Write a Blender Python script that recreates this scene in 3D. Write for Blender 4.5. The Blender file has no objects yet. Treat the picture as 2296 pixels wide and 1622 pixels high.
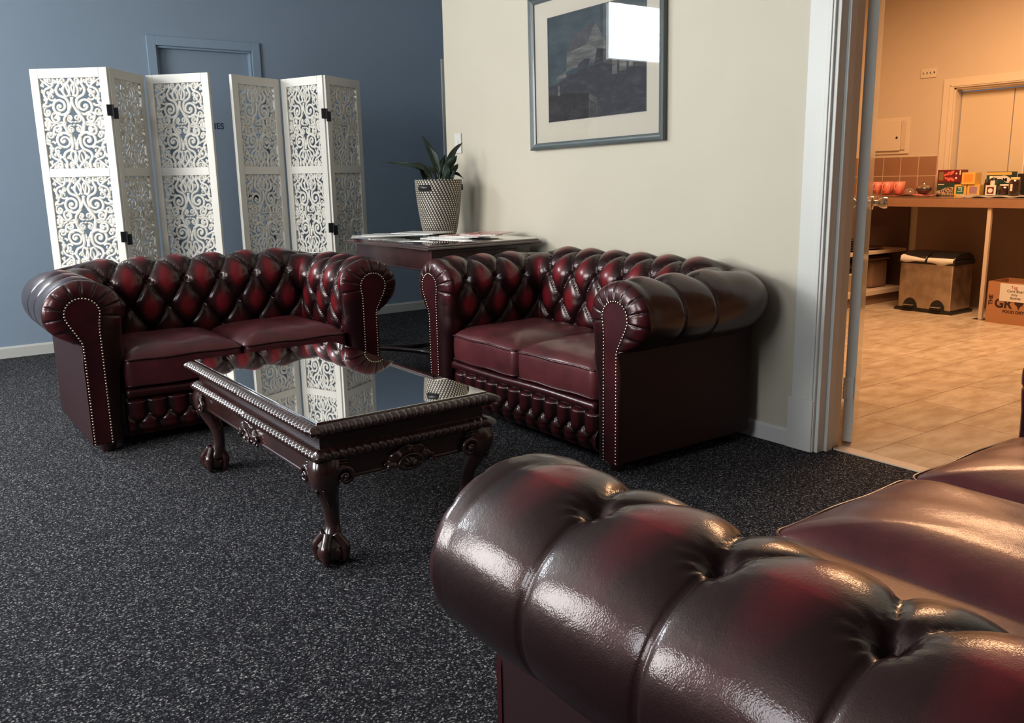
import bpy, bmesh, math, random
import numpy as np
from mathutils import Vector, Matrix
PI = math.pi
random.seed(7)
SC = bpy.context.scene
COL = SC.collection

# ------------------------------------------------------------------ camera
H_CAM = 1.10
YAW, PITCH, ROLL = 0.62550116, 0.20840158, -0.01931895
_f = np.array([math.sin(YAW)*math.cos(PITCH), math.cos(YAW)*math.cos(PITCH), -math.sin(PITCH)])
_r = np.array([math.cos(YAW), -math.sin(YAW), 0.0]); _u = np.cross(_r, _f)
_r2 = _r*math.cos(ROLL)+_u*math.sin(ROLL); _u2 = -_r*math.sin(ROLL)+_u*math.cos(ROLL)
cam = bpy.data.cameras.new('camera'); camo = bpy.data.objects.new('camera', cam); COL.objects.link(camo)
cam.sensor_width = 36; cam.lens = 36*1950/2296; cam.clip_start = 0.02
camo.matrix_world = Matrix(((_r2[0], _u2[0], -_f[0], 0), (_r2[1], _u2[1], -_f[1], 0), (_r2[2], _u2[2], -_f[2], H_CAM), (0, 0, 0, 1)))
SC.camera = camo

# ------------------------------------------------------------------ world, exposure, lights
SC.view_settings.view_transform = 'Standard'; SC.view_settings.look = 'None'
SC.view_settings.gamma = 1.0; SC.view_settings.exposure = 0.0
W = bpy.data.worlds.new('world'); SC.world = W; W.use_nodes = True
W.node_tree.nodes['Background'].inputs[0].default_value = (0.5, 0.7, 1, 1)
W.node_tree.nodes['Background'].inputs[1].default_value = 0.3

def area(name, loc, direction, sx, sy, power, color, spread=PI):
    l = bpy.data.lights.new(name, 'AREA'); l.shape = 'RECTANGLE'; l.size = sx; l.size_y = sy
    l.energy = power; l.color = color; l.spread = spread
    o = bpy.data.objects.new(name, l); COL.objects.link(o); o.location = loc
    o.rotation_euler = Vector(direction).to_track_quat('-Z', 'Y').to_euler()
    return o
XL, YB, XC, ZC, YN = -2.3, 6.506, 2.93, 2.9, -1.9      # left wall, back wall, cream wall, ceiling, near wall
# daylight through the windows of the lounge
area('daylight_side_window', (XL+0.03, 4.10, 1.62), (1, 0, -0.05), 1.8, 1.5, 140, (1.0, 0.985, 0.95))
area('daylight_front_window', (XL+0.03, 1.50, 2.12), (1, 0, -0.1), 1.3, 1.1, 46, (0.88, 0.94, 1.0))
area('daylight_high_window', (-0.45, YB-0.03, 2.45), (0, -1, 0), 0.8, 0.5, 48, (0.86, 0.95, 1.0))
area('daylight_high_window_left', (-1.45, YB-0.03, 2.45), (0, -1, 0), 0.9, 0.5, 54, (0.86, 0.95, 1.0))
# warm ceiling lamp of the kitchen
area('kitchen_ceiling_light', (5.5, 2.7, 2.62), (0, 0, -1), 1.2, 1.2, 122, (1.0, 0.57, 0.30))

# ------------------------------------------------------------------ node helpers
def mat(name, color=(0.5, 0.5, 0.5), rough=0.5, metal=0.0, spec=0.5, coat=0.0, coat_rough=0.1, emit=None, estr=0):
    m = bpy.data.materials.new(name); m.use_nodes = True
    b = m.node_tree.nodes['Principled BSDF']
    b.inputs['Base Color'].default_value = (*color, 1); b.inputs['Roughness'].default_value = rough
    b.inputs['Metallic'].default_value = metal; b.inputs['Specular IOR Level'].default_value = spec
    b.inputs['Coat Weight'].default_value = coat; b.inputs['Coat Roughness'].default_value = coat_rough
    if emit: b.inputs['Emission Color'].default_value = (*emit, 1); b.inputs['Emission Strength'].default_value = estr
    return m
def N(m, t, **k):
    n = m.node_tree.nodes.new(t)
    for a, v in k.items():
        if a.startswith('i_'):
            key = a[2:].replace('_', ' ')
            n.inputs[key].default_value = v
        else: setattr(n, a, v)
    return n
def L(m, a, b): m.node_tree.links.new(a, b)
def bsdf(m): return m.node_tree.nodes['Principled BSDF']
def coords(m, kind='Object', scale=(1, 1, 1), rot=(0, 0, 0)):
    t = N(m, 'ShaderNodeTexCoord'); mp = N(m, 'ShaderNodeMapping')
    mp.inputs['Scale'].default_value = scale; mp.inputs['Rotation'].default_value = rot
    L(m, t.outputs[kind], mp.inputs['Vector']); return mp.outputs[0]
def ramp(m, fac, stops, interp='LINEAR'):
    r = N(m, 'ShaderNodeValToRGB'); r.color_ramp.interpolation = interp
    e = r.color_ramp.elements
    while len(e) < len(stops): e.new(0.5)
    for i, (p, c) in enumerate(stops): e[i].position = p; e[i].color = (*c, 1) if len(c) == 3 else c
    L(m, fac, r.inputs[0]); return r.outputs[0]
def bump(m, height, strength=0.3, dist=0.01, prev=None):
    b = N(m, 'ShaderNodeBump'); b.inputs['Strength'].default_value = strength; b.inputs['Distance'].default_value = dist
    L(m, height, b.inputs['Height'])
    if prev is not None: L(m, prev, b.inputs['Normal'])
    return b.outputs[0]
def noise(m, vec, scale, detail=4, rough=0.5):
    n = N(m, 'ShaderNodeTexNoise'); n.inputs['Scale'].default_value = scale
    n.inputs['Detail'].default_value = detail; n.inputs['Roughness'].default_value = rough
    L(m, vec, n.inputs['Vector']); return n.outputs['Fac']
def mixc(m, fac, a, b, blend='MIX'):
    n = N(m, 'ShaderNodeMix', data_type='RGBA', blend_type=blend)
    if isinstance(fac, (int, float)): n.inputs[0].default_value = fac
    else: L(m, fac, n.inputs[0])
    for i, c in ((6, a), (7, b)):
        if isinstance(c, tuple): n.inputs[i].default_value = (*c, 1) if len(c) == 3 else c
        else: L(m, c, n.inputs[i])
    return n.outputs[2]
def mth(m, op, a, b=None, clamp=False):
    n = N(m, 'ShaderNodeMath', operation=op, use_clamp=clamp)
    for i, v in enumerate((a, b)):
        if v is None: continue
        if isinstance(v, (int, float)): n.inputs[i].default_value = v
        else: L(m, v, n.inputs[i])
    return n.outputs[0]

# ------------------------------------------------------------------ materials
def wall_mat(name, c, bs=0.06, rough=0.6):
    m = mat(name, c, rough); v = coords(m)
    n1 = noise(m, v, 3, 3); col = mixc(m, n1, tuple(x*0.96 for x in c), tuple(min(1, x*1.04) for x in c))
    L(m, col, bsdf(m).inputs['Base Color']); L(m, bump(m, noise(m, v, 260, 3), bs, 0.003), bsdf(m).inputs['Normal'])
    return m
M = {}
M['blue_wall'] = wall_mat('blue grey wall paint', (0.22, 0.285, 0.365))
M['cream_wall'] = wall_mat('cream wall paint', (0.52, 0.465, 0.365))
M['dark_wall'] = wall_mat('darkened unseen near wall', (0.035, 0.020, 0.018))  # colour set dark on the unseen near wall, so sofa sides mirror a dim room
M['trim_cream'] = wall_mat('cream gloss trim paint', (0.60, 0.59, 0.55), 0.03, 0.35)
M['trim_blue'] = wall_mat('blue grey gloss trim paint', (0.225, 0.30, 0.39), 0.03, 0.4)
M['skirt'] = wall_mat('pale skirting paint', (0.50, 0.50, 0.47), 0.03, 0.4)
M['ceiling'] = wall_mat('ceiling paint', (0.46, 0.44, 0.41))
M['kit_wall'] = wall_mat('kitchen cream paint', (0.60, 0.50, 0.37))
M['kit_trim'] = wall_mat('kitchen gloss paint', (0.68, 0.58, 0.43), 0.02, 0.3)
M['door_gloss'] = mat('glossy door paint', (0.58, 0.61, 0.58), 0.16, spec=0.6)
M['white_wood'] = wall_mat('white painted wood', (0.66, 0.635, 0.58), 0.05, 0.45)
M['black_metal'] = mat('black hinge metal', (0.02, 0.02, 0.025), 0.45, 0.6)
M['chrome'] = mat('brushed nickel', (0.62, 0.58, 0.54), 0.25, 1.0)
M['brass'] = mat('aged brass nail', (0.66, 0.58, 0.44), 0.22, 1.0)
M['black_plastic'] = mat('black plastic', (0.012, 0.011, 0.011), 0.35)
M['white_plastic'] = mat('white plastic', (0.66, 0.63, 0.56), 0.4)
M['paper'] = mat('white paper', (0.75, 0.73, 0.68), 0.6)

def carpet():
    m = mat('dark flecked carpet', (0.03, 0.03, 0.035), 0.95, spec=0.12); v = coords(m, 'Object')
    wob = N(m, 'ShaderNodeTexNoise'); wob.inputs['Scale'].default_value = 300; L(m, v, wob.inputs['Vector'])
    va = N(m, 'ShaderNodeVectorMath', operation='MULTIPLY_ADD'); L(m, wob.outputs['Color'], va.inputs[0]); va.inputs[1].default_value = (0.004,)*3; L(m, v, va.inputs[2])
    vo = N(m, 'ShaderNodeTexVoronoi', feature='F1'); vo.inputs['Scale'].default_value = 290; L(m, va.outputs[0], vo.inputs['Vector'])
    sp = N(m, 'ShaderNodeSeparateColor'); L(m, vo.outputs['Color'], sp.inputs[0])
    n = noise(m, v, 90, 2, 0.6)
    k = mth(m, 'ADD', sp.outputs[0], mth(m, 'MULTIPLY', mth(m, 'SUBTRACT', n, 0.5), 0.5))
    c = ramp(m, k, [(0.0, (0.004, 0.004, 0.006)), (0.55, (0.012, 0.011, 0.015)), (0.78, (0.040, 0.041, 0.048)), (0.92, (0.12, 0.12, 0.125)), (1.0, (0.34, 0.33, 0.31))])
    L(m, c, bsdf(m).inputs['Base Color'])
    b1 = bump(m, vo.outputs['Distance'], -1.0, 0.006); L(m, b1, bsdf(m).inputs['Normal'])
    return m
M['carpet'] = carpet()

def kitchen_floor():
    m = mat('stone look vinyl tiles', (0.5, 0.4, 0.3), 0.32, spec=0.4); v = coords(m, 'Object')
    br = N(m, 'ShaderNodeTexBrick'); br.offset = 0.5
    br.inputs['Scale'].default_value = 1.0; br.inputs['Brick Width'].default_value = 0.47; br.inputs['Row Height'].default_value = 0.31
    br.inputs['Mortar Size'].default_value = 0.0025; br.inputs['Mortar Smooth'].default_value = 0.3; br.inputs['Bias'].default_value = 0
    br.inputs['Color1'].default_value = (0.50, 0.42, 0.31, 1); br.inputs['Color2'].default_value = (0.60, 0.51, 0.38, 1); br.inputs['Mortar'].default_value = (0.20, 0.14, 0.09, 1)
    L(m, v, br.inputs['Vector'])
    n = noise(m, coords(m, 'Object', (2.2, 5.0, 1)), 2.4, 7, 0.62)
    c = mixc(m, 0.75, br.outputs['Color'], ramp(m, n, [(0.38, (0.62, 0.52, 0.42)), (0.62, (1.0, 1.0, 1.0))]), 'MULTIPLY')
    L(m, c, bsdf(m).inputs['Base Color']); return m
M['kit_floor'] = kitchen_floor()

def leather(name, dark, red, use_wear, rough=0.36, coat=0.48):
    m = mat(name, red, rough, spec=0.25, coat=coat, coat_rough=0.09); bsdf(m).inputs['Specular Tint'].default_value = (1.0, 0.55, 0.50, 1); v = coords(m, 'Object')
    n = noise(m, v, 9, 4, 0.6)
    if use_wear:
        at = N(m, 'ShaderNodeAttribute', attribute_name='wear')
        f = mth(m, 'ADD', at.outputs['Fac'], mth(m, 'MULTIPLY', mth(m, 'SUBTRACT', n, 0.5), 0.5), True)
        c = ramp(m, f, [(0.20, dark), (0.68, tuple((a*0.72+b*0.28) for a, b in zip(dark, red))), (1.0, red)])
    else:
        c = ramp(m, n, [(0.3, dark), (0.75, red)])
    L(m, c, bsdf(m).inputs['Base Color'])
    vo = N(m, 'ShaderNodeTexVoronoi', feature='DISTANCE_TO_EDGE'); vo.inputs['Scale'].default_value = 330; L(m, v, vo.inputs['Vector'])
    b1 = bump(m, vo.outputs['Distance'], 0.10, 0.0015)
    b2 = bump(m, noise(m, v, 45, 5, 0.65), 0.14, 0.004, b1)
    L(m, b2, bsdf(m).inputs['Normal']); L(m, b2, bsdf(m).inputs['Coat Normal'])
    return m
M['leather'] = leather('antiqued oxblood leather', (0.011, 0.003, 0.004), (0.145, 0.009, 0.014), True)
M['leather_plain'] = leather('oxblood leather', (0.018, 0.004, 0.006), (0.048, 0.006, 0.009), False)
M['leather_matte'] = mat('matte dark leather back', (0.020, 0.006, 0.008), 0.55, spec=0.25)
M['leather_seat'] = leather('worn oxblood seat leather', (0.045, 0.010, 0.013), (0.105, 0.020, 0.024), False, 0.40, 0.34)
bsdf(M['leather_seat']).inputs['Specular IOR Level'].default_value = 0.5
M['leather_dark'] = leather('dark oxblood leather', (0.008, 0.003, 0.004), (0.022, 0.004, 0.006), False)

def wood(name, a, b, rough=0.28, coat=0.4, sc=(30, 3, 3)):
    m = mat(name, b, rough, coat=coat, coat_rough=0.1); v = coords(m, 'Object', sc)
    n = noise(m, v, 2.2, 6, 0.6)
    L(m, ramp(m, n, [(0.3, a), (0.7, b)]), bsdf(m).inputs['Base Color'])
    L(m, bump(m, n, 0.05, 0.002), bsdf(m).inputs['Normal']); return m
M['mahogany'] = wood('dark carved mahogany', (0.014, 0.005, 0.005), (0.045, 0.014, 0.012), 0.24, 0.7)
M['mahogany_red'] = wood('red mahogany', (0.016, 0.006, 0.007), (0.050, 0.015, 0.014), 0.3, 0.5)
M['counter'] = wood('brown laminate counter', (0.28, 0.15, 0.085), (0.33, 0.18, 0.10), 0.22, 0.3)
M['counter_top'] = mat('glossy dark counter top', (0.20, 0.12, 0.08), 0.10, spec=0.8)
M['cab_brown'] = wood('brown cabinet board', (0.20, 0.12, 0.08), (0.26, 0.16, 0.11), 0.5, 0.0)
M['cab_dark'] = mat('dark brown cabinet side', (0.085, 0.045, 0.032), 0.5)
M['cab_pale'] = mat('pale cabinet edge', (0.62, 0.50, 0.38), 0.4)
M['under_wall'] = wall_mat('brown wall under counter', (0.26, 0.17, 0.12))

def mirror_glass():
    m = mat('dark table glass', (0.03, 0.024, 0.021), 0.015, spec=1.0)
    b = bsdf(m); b.inputs['IOR'].default_value = 7.0; b.inputs['Specular IOR Level'].default_value = 0.9
    return m
M['table_glass'] = mirror_glass()
def pane():
    m = bpy.data.materials.new('picture glass'); m.use_nodes = True; nt = m.node_tree; nt.nodes.clear()
    o = nt.nodes.new('ShaderNodeOutputMaterial'); mx = nt.nodes.new('ShaderNodeMixShader'); fr = nt.nodes.new('ShaderNodeFresnel')
    fr.inputs['IOR'].default_value = 1.5
    tr = nt.nodes.new('ShaderNodeBsdfTransparent'); gl = nt.nodes.new('ShaderNodeBsdfGlossy'); gl.inputs['Roughness'].default_value = 0.015
    nt.links.new(fr.outputs[0], mx.inputs[0]); nt.links.new(tr.outputs[0], mx.inputs[1]); nt.links.new(gl.outputs[0], mx.inputs[2]); nt.links.new(mx.outputs[0], o.inputs[0])
    return m
M['pane'] = pane()
M['frame_grey'] = wood('grey green stained frame', (0.055, 0.068, 0.068), (0.095, 0.112, 0.11), 0.35, 0.2)
M['mat_board'] = mat('cream mount board', (0.50, 0.455, 0.38), 0.8)

# ------------------------------------------------------------------ mesh helpers
def mesh_obj(name, verts, faces, m=None, parent=None, smooth=False, loc=None, bevel=0):
    me = bpy.data.meshes.new(name)
    me.from_pydata([tuple(map(float, v)) for v in verts], [], [tuple(map(int, f)) for f in faces]); me.update()
    if m is not None:
        for mm in (m if isinstance(m, list) else [m]): me.materials.append(mm)
    if smooth: me.polygons.foreach_set('use_smooth', [True]*len(me.polygons))
    o = bpy.data.objects.new(name, me); COL.objects.link(o)
    if parent is not None: o.parent = parent
    if loc is not None: o.location = loc
    if bevel:
        b = o.modifiers.new('bevel', 'BEVEL'); b.width = bevel; b.segments = 2; b.limit_method = 'ANGLE'; b.angle_limit = 0.6
    return o
class MB:
    def __init__(s): s.v = []; s.f = []; s.mi = []; s.cur = 0
    def add(s, v, f):
        n = len(s.v); s.v += [tuple(p) for p in v]; s.f += [tuple(i+n for i in q) for q in f]; s.mi += [s.cur]*len(f); return s
    def box(s, x0, x1, y0, y1, z0, z1, rot=None):
        v = [(x0, y0, z0), (x1, y0, z0), (x1, y1, z0), (x0, y1, z0), (x0, y0, z1), (x1, y0, z1), (x1, y1, z1), (x0, y1, z1)]
        if rot is not None: v = [tuple(rot @ Vector(p)) for p in v]
        return s.add(v, [(0, 3, 2, 1), (4, 5, 6, 7), (0, 1, 5, 4), (1, 2, 6, 5), (2, 3, 7, 6), (3, 0, 4, 7)])
    def grid(s, P, cu=False, cv=False):
        nu, nv = P.shape[:2]; n = len(s.v); s.v += [tuple(p) for p in P.reshape(-1, 3)]
        for i in range(nu if cu else nu-1):
            for j in range(nv if cv else nv-1):
                a = i*nv+j; b = ((i+1) % nu)*nv+j; c = ((i+1) % nu)*nv+(j+1) % nv; d = i*nv+(j+1) % nv
                s.f.append((n+a, n+b, n+c, n+d)); s.mi.append(s.cur)
        return s
    def tube(s, pts, rad, seg=8, flat=1.0, nrm=None, cap=True, closed=False):
        pts = np.array(pts, float); n = len(pts); rad = np.broadcast_to(np.array(rad, float), (n,))
        T = np.roll(pts, -1, 0)-np.roll(pts, 1, 0) if closed else np.gradient(pts, axis=0)
        T /= np.linalg.norm(T, axis=1)[:, None]+1e-12
        if nrm is None:
            ref = np.array([0, 0, 1.0]) if abs(T[:, 2]).mean() < 0.8 else np.array([1.0, 0, 0])
        else: ref = np.array(nrm, float)
        P = np.zeros((n, seg, 3)); prev = None
        for i in range(n):
            b = ref if (nrm is not None or prev is None) else prev
            b = b-T[i]*(b@T[i]); b /= np.linalg.norm(b)+1e-12; prev = b
            a = np.cross(T[i], b)
            for k in range(seg):
                t = 2*PI*k/seg
                P[i, k] = pts[i]+rad[i]*(math.cos(t)*a+flat*math.sin(t)*b)
        base = len(s.v); s.grid(P, closed, True)
        if cap and not closed:
            s.f.append(tuple(base+k for k in range(seg))); s.mi.append(s.cur)
            s.f.append(tuple(base+(n-1)*seg+k for k in reversed(range(seg)))); s.mi.append(s.cur)
        return s
    def sphere(s, c, r, seg=10, rings=7, sc=(1, 1, 1)):
        P = np.zeros((rings, seg, 3))
        for i in range(rings):
            a = -PI/2+PI*(i+0.5*0)/(rings-1)
            for k in range(seg):
                t = 2*PI*k/seg; P[i, k] = [c[0]+sc[0]*r*math.cos(a)*math.cos(t), c[1]+sc[1]*r*math.cos(a)*math.sin(t), c[2]+sc[2]*r*math.sin(a)]
        return s.grid(P, False, True)
    def lathe(s, prof, c=(0, 0, 0), seg=32, axis='z'):
        P = np.zeros((len(prof), seg, 3))
        for i, (r, z) in enumerate(prof):
            for k in range(seg):
                t = 2*PI*k/seg; p = (r*math.cos(t), r*math.sin(t), z)
                if axis == 'y': p = (p[0], p[2], p[1])
                if axis == 'x': p = (p[2], p[0], p[1])
                P[i, k] = np.array(c)+p
        return s.grid(P, False, True)
    def poly(s, pts): return s.add(pts, [tuple(range(len(pts)))])
    def prism(s, pts, vec):
        n = len(pts); v = [tuple(p) for p in pts]+[tuple(np.array(p)+np.array(vec)) for p in pts]
        return s.add(v, [tuple(reversed(range(n))), tuple(range(n, 2*n))]+[(i, (i+1) % n, n+(i+1) % n, n+i) for i in range(n)])
    def build(s, name, m=None, parent=None, smooth=False, bevel=0, loc=None):
        o = mesh_obj(name, s.v, s.f, m, parent, smooth, loc, bevel)
        if isinstance(m, list): o.data.polygons.foreach_set('material_index', s.mi)
        bm = bmesh.new(); bm.from_mesh(o.data); bmesh.ops.recalc_face_normals(bm, faces=bm.faces); bm.to_mesh(o.data); bm.free()
        return o
def tag(o, label=None, cat=None, group=None, kind=None):
    if label: o['label'] = label
    if cat: o['category'] = cat
    if group: o['group'] = group
    if kind: o['kind'] = kind
    return o
def thing(name, label, cat, loc=(0, 0, 0), rz=0, group=None):
    o = bpy.data.objects.new(name, None); COL.objects.link(o); o.location = loc; o.rotation_euler = (0, 0, rz); o.empty_display_size = 0.1
    return tag(o, label, cat, group)
def struct(o): o['kind'] = 'structure'; return o
def box_obj(name, b, m, parent=None, bevel=0): return MB().box(*b).build(name, m, parent, bevel=bevel)
def copy_tree(o, parent=None):
    c = o.copy(); COL.objects.link(c); c.parent = parent
    for ch in list(o.children): copy_tree(ch, c)
    return c
def catmull(P, n=8, closed=False):
    P = np.array(P, float); out = []; m = len(P)
    rng = range(m) if closed else range(m-1)
    for i in rng:
        if closed: p0, p1, p2, p3 = P[(i-1) % m], P[i], P[(i+1) % m], P[(i+2) % m]
        else:
            p0 = P[i-1] if i > 0 else 2*P[0]-P[1]; p1, p2 = P[i], P[i+1]; p3 = P[i+2] if i+2 < m else 2*P[-1]-P[-2]
        for k in range(n):
            t = k/n; out.append(0.5*((2*p1)+(-p0+p2)*t+(2*p0-5*p1+4*p2-p3)*t*t+(-p0+3*p1-3*p2+p3)*t**3))
    if not closed: out.append(P[-1])
    return np.array(out)
def text_obj(name, body, size, m, loc, rot, parent, depth=0.0004, align='LEFT', bold=0.0):
    c = bpy.data.curves.new(name, 'FONT'); c.body = body; c.size = size; c.extrude = depth; c.align_x = align; c.offset = bold
    t = bpy.data.objects.new(name, c); COL.objects.link(t)
    dg = bpy.context.evaluated_depsgraph_get(); me = bpy.data.meshes.new_from_object(t.evaluated_get(dg))
    bpy.data.objects.remove(t); me.materials.clear(); me.materials.append(m)
    o = bpy.data.objects.new(name, me); COL.objects.link(o); o.parent = parent; o.location = loc; o.rotation_euler = rot
    return o

# ------------------------------------------------------------------ room shell
struct(box_obj('floor', (XL-0.1, 4.6, YN-0.1, YB+0.1, -0.06, 0.0), M['carpet']))
DY0, DY1, DZ = 1.14, 1.995, 2.04        # kitchen doorway in the cream wall
WT = 0.13                               # wall thickness
mb = MB(); mb.box(XC, XC+WT, DY1, 4.70, 0, ZC); mb.box(XC, XC+WT, DY0, DY1, DZ, ZC); mb.box(XC, XC+WT, YN, DY0, 0, ZC)
struct(mb.build('wall_right', M['cream_wall']))
struct(MB().box(XL-0.1, XL, 0.85, 2.15, 0.85, 1.55).box(XL-0.1, XL, YN, YB, 0, 0.85).box(XL-0.1, XL, YN, 0.85, 0.85, 2.4).box(XL-0.1, XL, 2.15, 3.15, 0.85, 2.4).box(XL-0.1, XL, 5.05, YB, 0.85, 2.4).box(XL-0.1, XL, YN, 0.85, 2.4, ZC).box(XL-0.1, XL, 2.15, YB, 2.4, ZC).box(XL-0.1, XL, 0.85, 2.15, 2.7, ZC).build('wall_left', M['blue_wall']))
DBX0, DBX1, DBZ = 1.735, 2.405, 2.035   # door in the back wall
D3X = 4.09
mb = MB(); wx0, wx1, wz0, wz1 = -0.87, -0.03, 2.19, 2.70
mb.box(XL, -1.92, YB, YB+0.1, 0, ZC); mb.box(-1.92, -0.98, YB, YB+0.1, 0, wz0); mb.box(-1.92, -0.98, YB, YB+0.1, wz1, ZC); mb.box(-0.98, wx0, YB, YB+0.1, 0, ZC); mb.box(wx0, wx1, YB, YB+0.1, 0, wz0); mb.box(wx0, wx1, YB, YB+0.1, wz1, ZC)
mb.box(wx1, DBX0, YB, YB+0.1, 0, ZC); mb.box(DBX0, DBX1, YB, YB+0.1, DBZ, ZC); mb.box(DBX1, 4.6, YB, YB+0.1, 0, ZC)
struct(mb.build('wall_back', M['blue_wall']))
struct(box_obj('wall_front', (XL, XC+WT, YN-0.1, YN, 0, ZC), M['dark_wall']))
struct(box_obj('wall_corridor', (4.6, 4.7, 4.70, YB+0.1, 0, ZC), M['blue_wall']))
struct(box_obj('ceiling', (XL-0.1, 4.7, YN-0.1, YB+0.1, ZC, ZC+0.06), M['ceiling']))
# skirtings
mb = MB()
def skirt_prof(d=0.014, h=0.075): return [(0, 0), (d, 0), (d, h-0.012), (d*0.5, h), (0, h)]
for a, b in ((XL, DBX0-0.07), (DBX1+0.07, D3X-0.07)):
    mb.prism([(a, YB-p, q) for p, q in skirt_prof()], (b-a, 0, 0))
struct(mb.build('baseboard_back', M['skirt']))
mb = MB(); mb.prism([(XC-p, 2.113, q) for p, q in skirt_prof(0.016, 0.072)], (0, 4.70-2.113, 0)); mb.prism([(XC-p, YN, q) for p, q in skirt_prof(0.016, 0.072)], (0, DY0-0.13-YN, 0))
struct(mb.build('baseboard_right', M['trim_cream']))
mb = MB(); mb.prism([(XL+p, YN, q) for p, q in skirt_prof()], (0, YB-YN, 0)); struct(mb.build('baseboard_left', M['skirt']))

# door in the back wall
d1 = box_obj('door_1', (DBX0+0.012, DBX1-0.012, YB+0.045, YB+0.085, 0.01, DBZ-0.012), M['blue_wall']); struct(d1)
mb = MB()
for a, b in ((DBX0-0.062, DBX0), (DBX1, DBX1+0.062)): mb.box(a, b, YB-0.016, YB, 0, DBZ+0.062)
mb.box(DBX0, DBX1, YB-0.016, YB, DBZ, DBZ+0.062)
mb.box(DBX0, DBX0+0.014, YB, YB+0.1, 0, DBZ); mb.box(DBX1-0.014, DBX1, YB, YB+0.1, 0, DBZ); mb.box(DBX0, DBX1, YB, YB+0.1, DBZ-0.014, DBZ)
mb.build('door_frame', M['trim_blue'], d1, bevel=0.004)
M['navy_ink'] = mat('navy lettering', (0.02, 0.03, 0.07), 0.5)
text_obj('lettering', 'LADIES', 0.060, M['navy_ink'], (2.176, YB+0.0445, 1.487), (PI/2, 0, 0), d1, align='RIGHT', bold=0.0015)
dh = MB(); dh.lathe([(0.0, 0), (0.026, 0), (0.026, 0.006), (0.010, 0.008), (0.010, 0.03), (0.0, 0.03)], (2.355, YB+0.012, 1.0), 16, 'y').tube([(2.355, YB+0.012, 1.0), (2.25, YB+0.010, 1.0)], 0.007, 8)
dh.build('door_handle', M['black_metal'], d1, True)
# second door frame of the back wall, at the corridor end
d3 = box_obj('door_3', (D3X+0.01, D3X+0.50, YB-0.006, YB-0.001, 0.01, 2.02), M['blue_wall']); struct(d3)
MB().box(D3X-0.07, D3X, YB-0.02, YB, 0, 2.08).box(D3X, D3X+0.5, YB-0.02, YB, 2.02, 2.08).build('door_frame', M['skirt'], d3, bevel=0.003)

# kitchen doorway: architrave, plinth block, jamb, threshold
mb = MB()
def arch(y0, y1, s):                    # flat board with moulded inner edge
    mb.box(XC-0.014, XC, y0, y1, 0.21, DZ+0.11)
mb.box(XC-0.014, XC, DY1+0.012, 2.108, 0.21, DZ+0.112); mb.box(XC-0.022, XC-0.014, DY1+0.012, DY1+0.028, 0.21, DZ+0.03); mb.box(XC-0.018, XC, DY1+0.002, DY1+0.012, 0.0, DZ+0.012)
mb.box(XC-0.024, XC, DY1+0.006, 2.118, 0, 0.212)
mb.box(XC-0.014, XC, DY0-0.11, DY0-0.008, 0.21, DZ+0.112); mb.box(XC-0.024, XC, DY0-0.12, DY0-0.004, 0, 0.212)
mb.box(XC-0.014, XC, DY0-0.008, DY1+0.012, DZ+0.01, DZ+0.112)
struct(mb.build('trim_1', M['trim_cream'], bevel=0.0025))
mb = MB(); jx = XC+WT+0.012
mb.box(XC-0.006, jx, DY1-0.014, DY1+0.002, 0, DZ); mb.box(XC+0.035, XC+0.075, DY1-0.028, DY1-0.014, 0, DZ-0.014)
mb.box(XC-0.006, jx, DY0, DY0+0.014, 0, DZ); mb.box(XC-0.006, jx, DY0, DY1, DZ-0.014, DZ)
struct(mb.build('trim_2', M['trim_cream'], bevel=0.0025))
struct(box_obj('trim_3', (XC+WT-0.05, XC+WT+0.012, DY0+0.014, DY1-0.028, 0, 0.006), M['cab_pale'], bevel=0.002))

# kitchen shell
XK, YKN, ZKC = 7.15, 4.50, 2.7
struct(box_obj('floor_kitchen', (XC+WT-0.03, XK+0.1, -1.0, YKN, -0.05, 0.001), M['kit_floor']))
mb = MB()
SVY0, SVY1, SVZ = 1.4, 3.775, 1.735     # servery opening
mb.box(XK, XK+0.12, SVY1, YKN+0.2, 0, ZKC); mb.box(XK, XK+0.12, -1.0, SVY0, 0, ZKC); mb.box(XK, XK+0.12, SVY0, SVY1, SVZ, ZKC); mb.box(XK, XK+0.12, SVY0, SVY1, 0, 0.885)
struct(mb.build('wall_kitchen_far', M['kit_wall']))
struct(box_obj('wall_kitchen_left', (XC+WT, XK, YKN, YKN+0.2, 0, ZKC), M['kit_wall']))
struct(box_obj('wall_kitchen_right', (XC+WT, XK, -1.1, -1.0, 0, ZKC), M['kit_wall']))
struct(box_obj('ceiling_kitchen', (XC+WT, XK+0.12, -1.1, YKN+0.2, ZKC, ZKC+0.05), M['kit_wall']))
struct(box_obj('wall_under_counter', (XK-0.012, XK, -0.99, 4.0, 0, 0.82), M['under_wall']))

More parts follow.
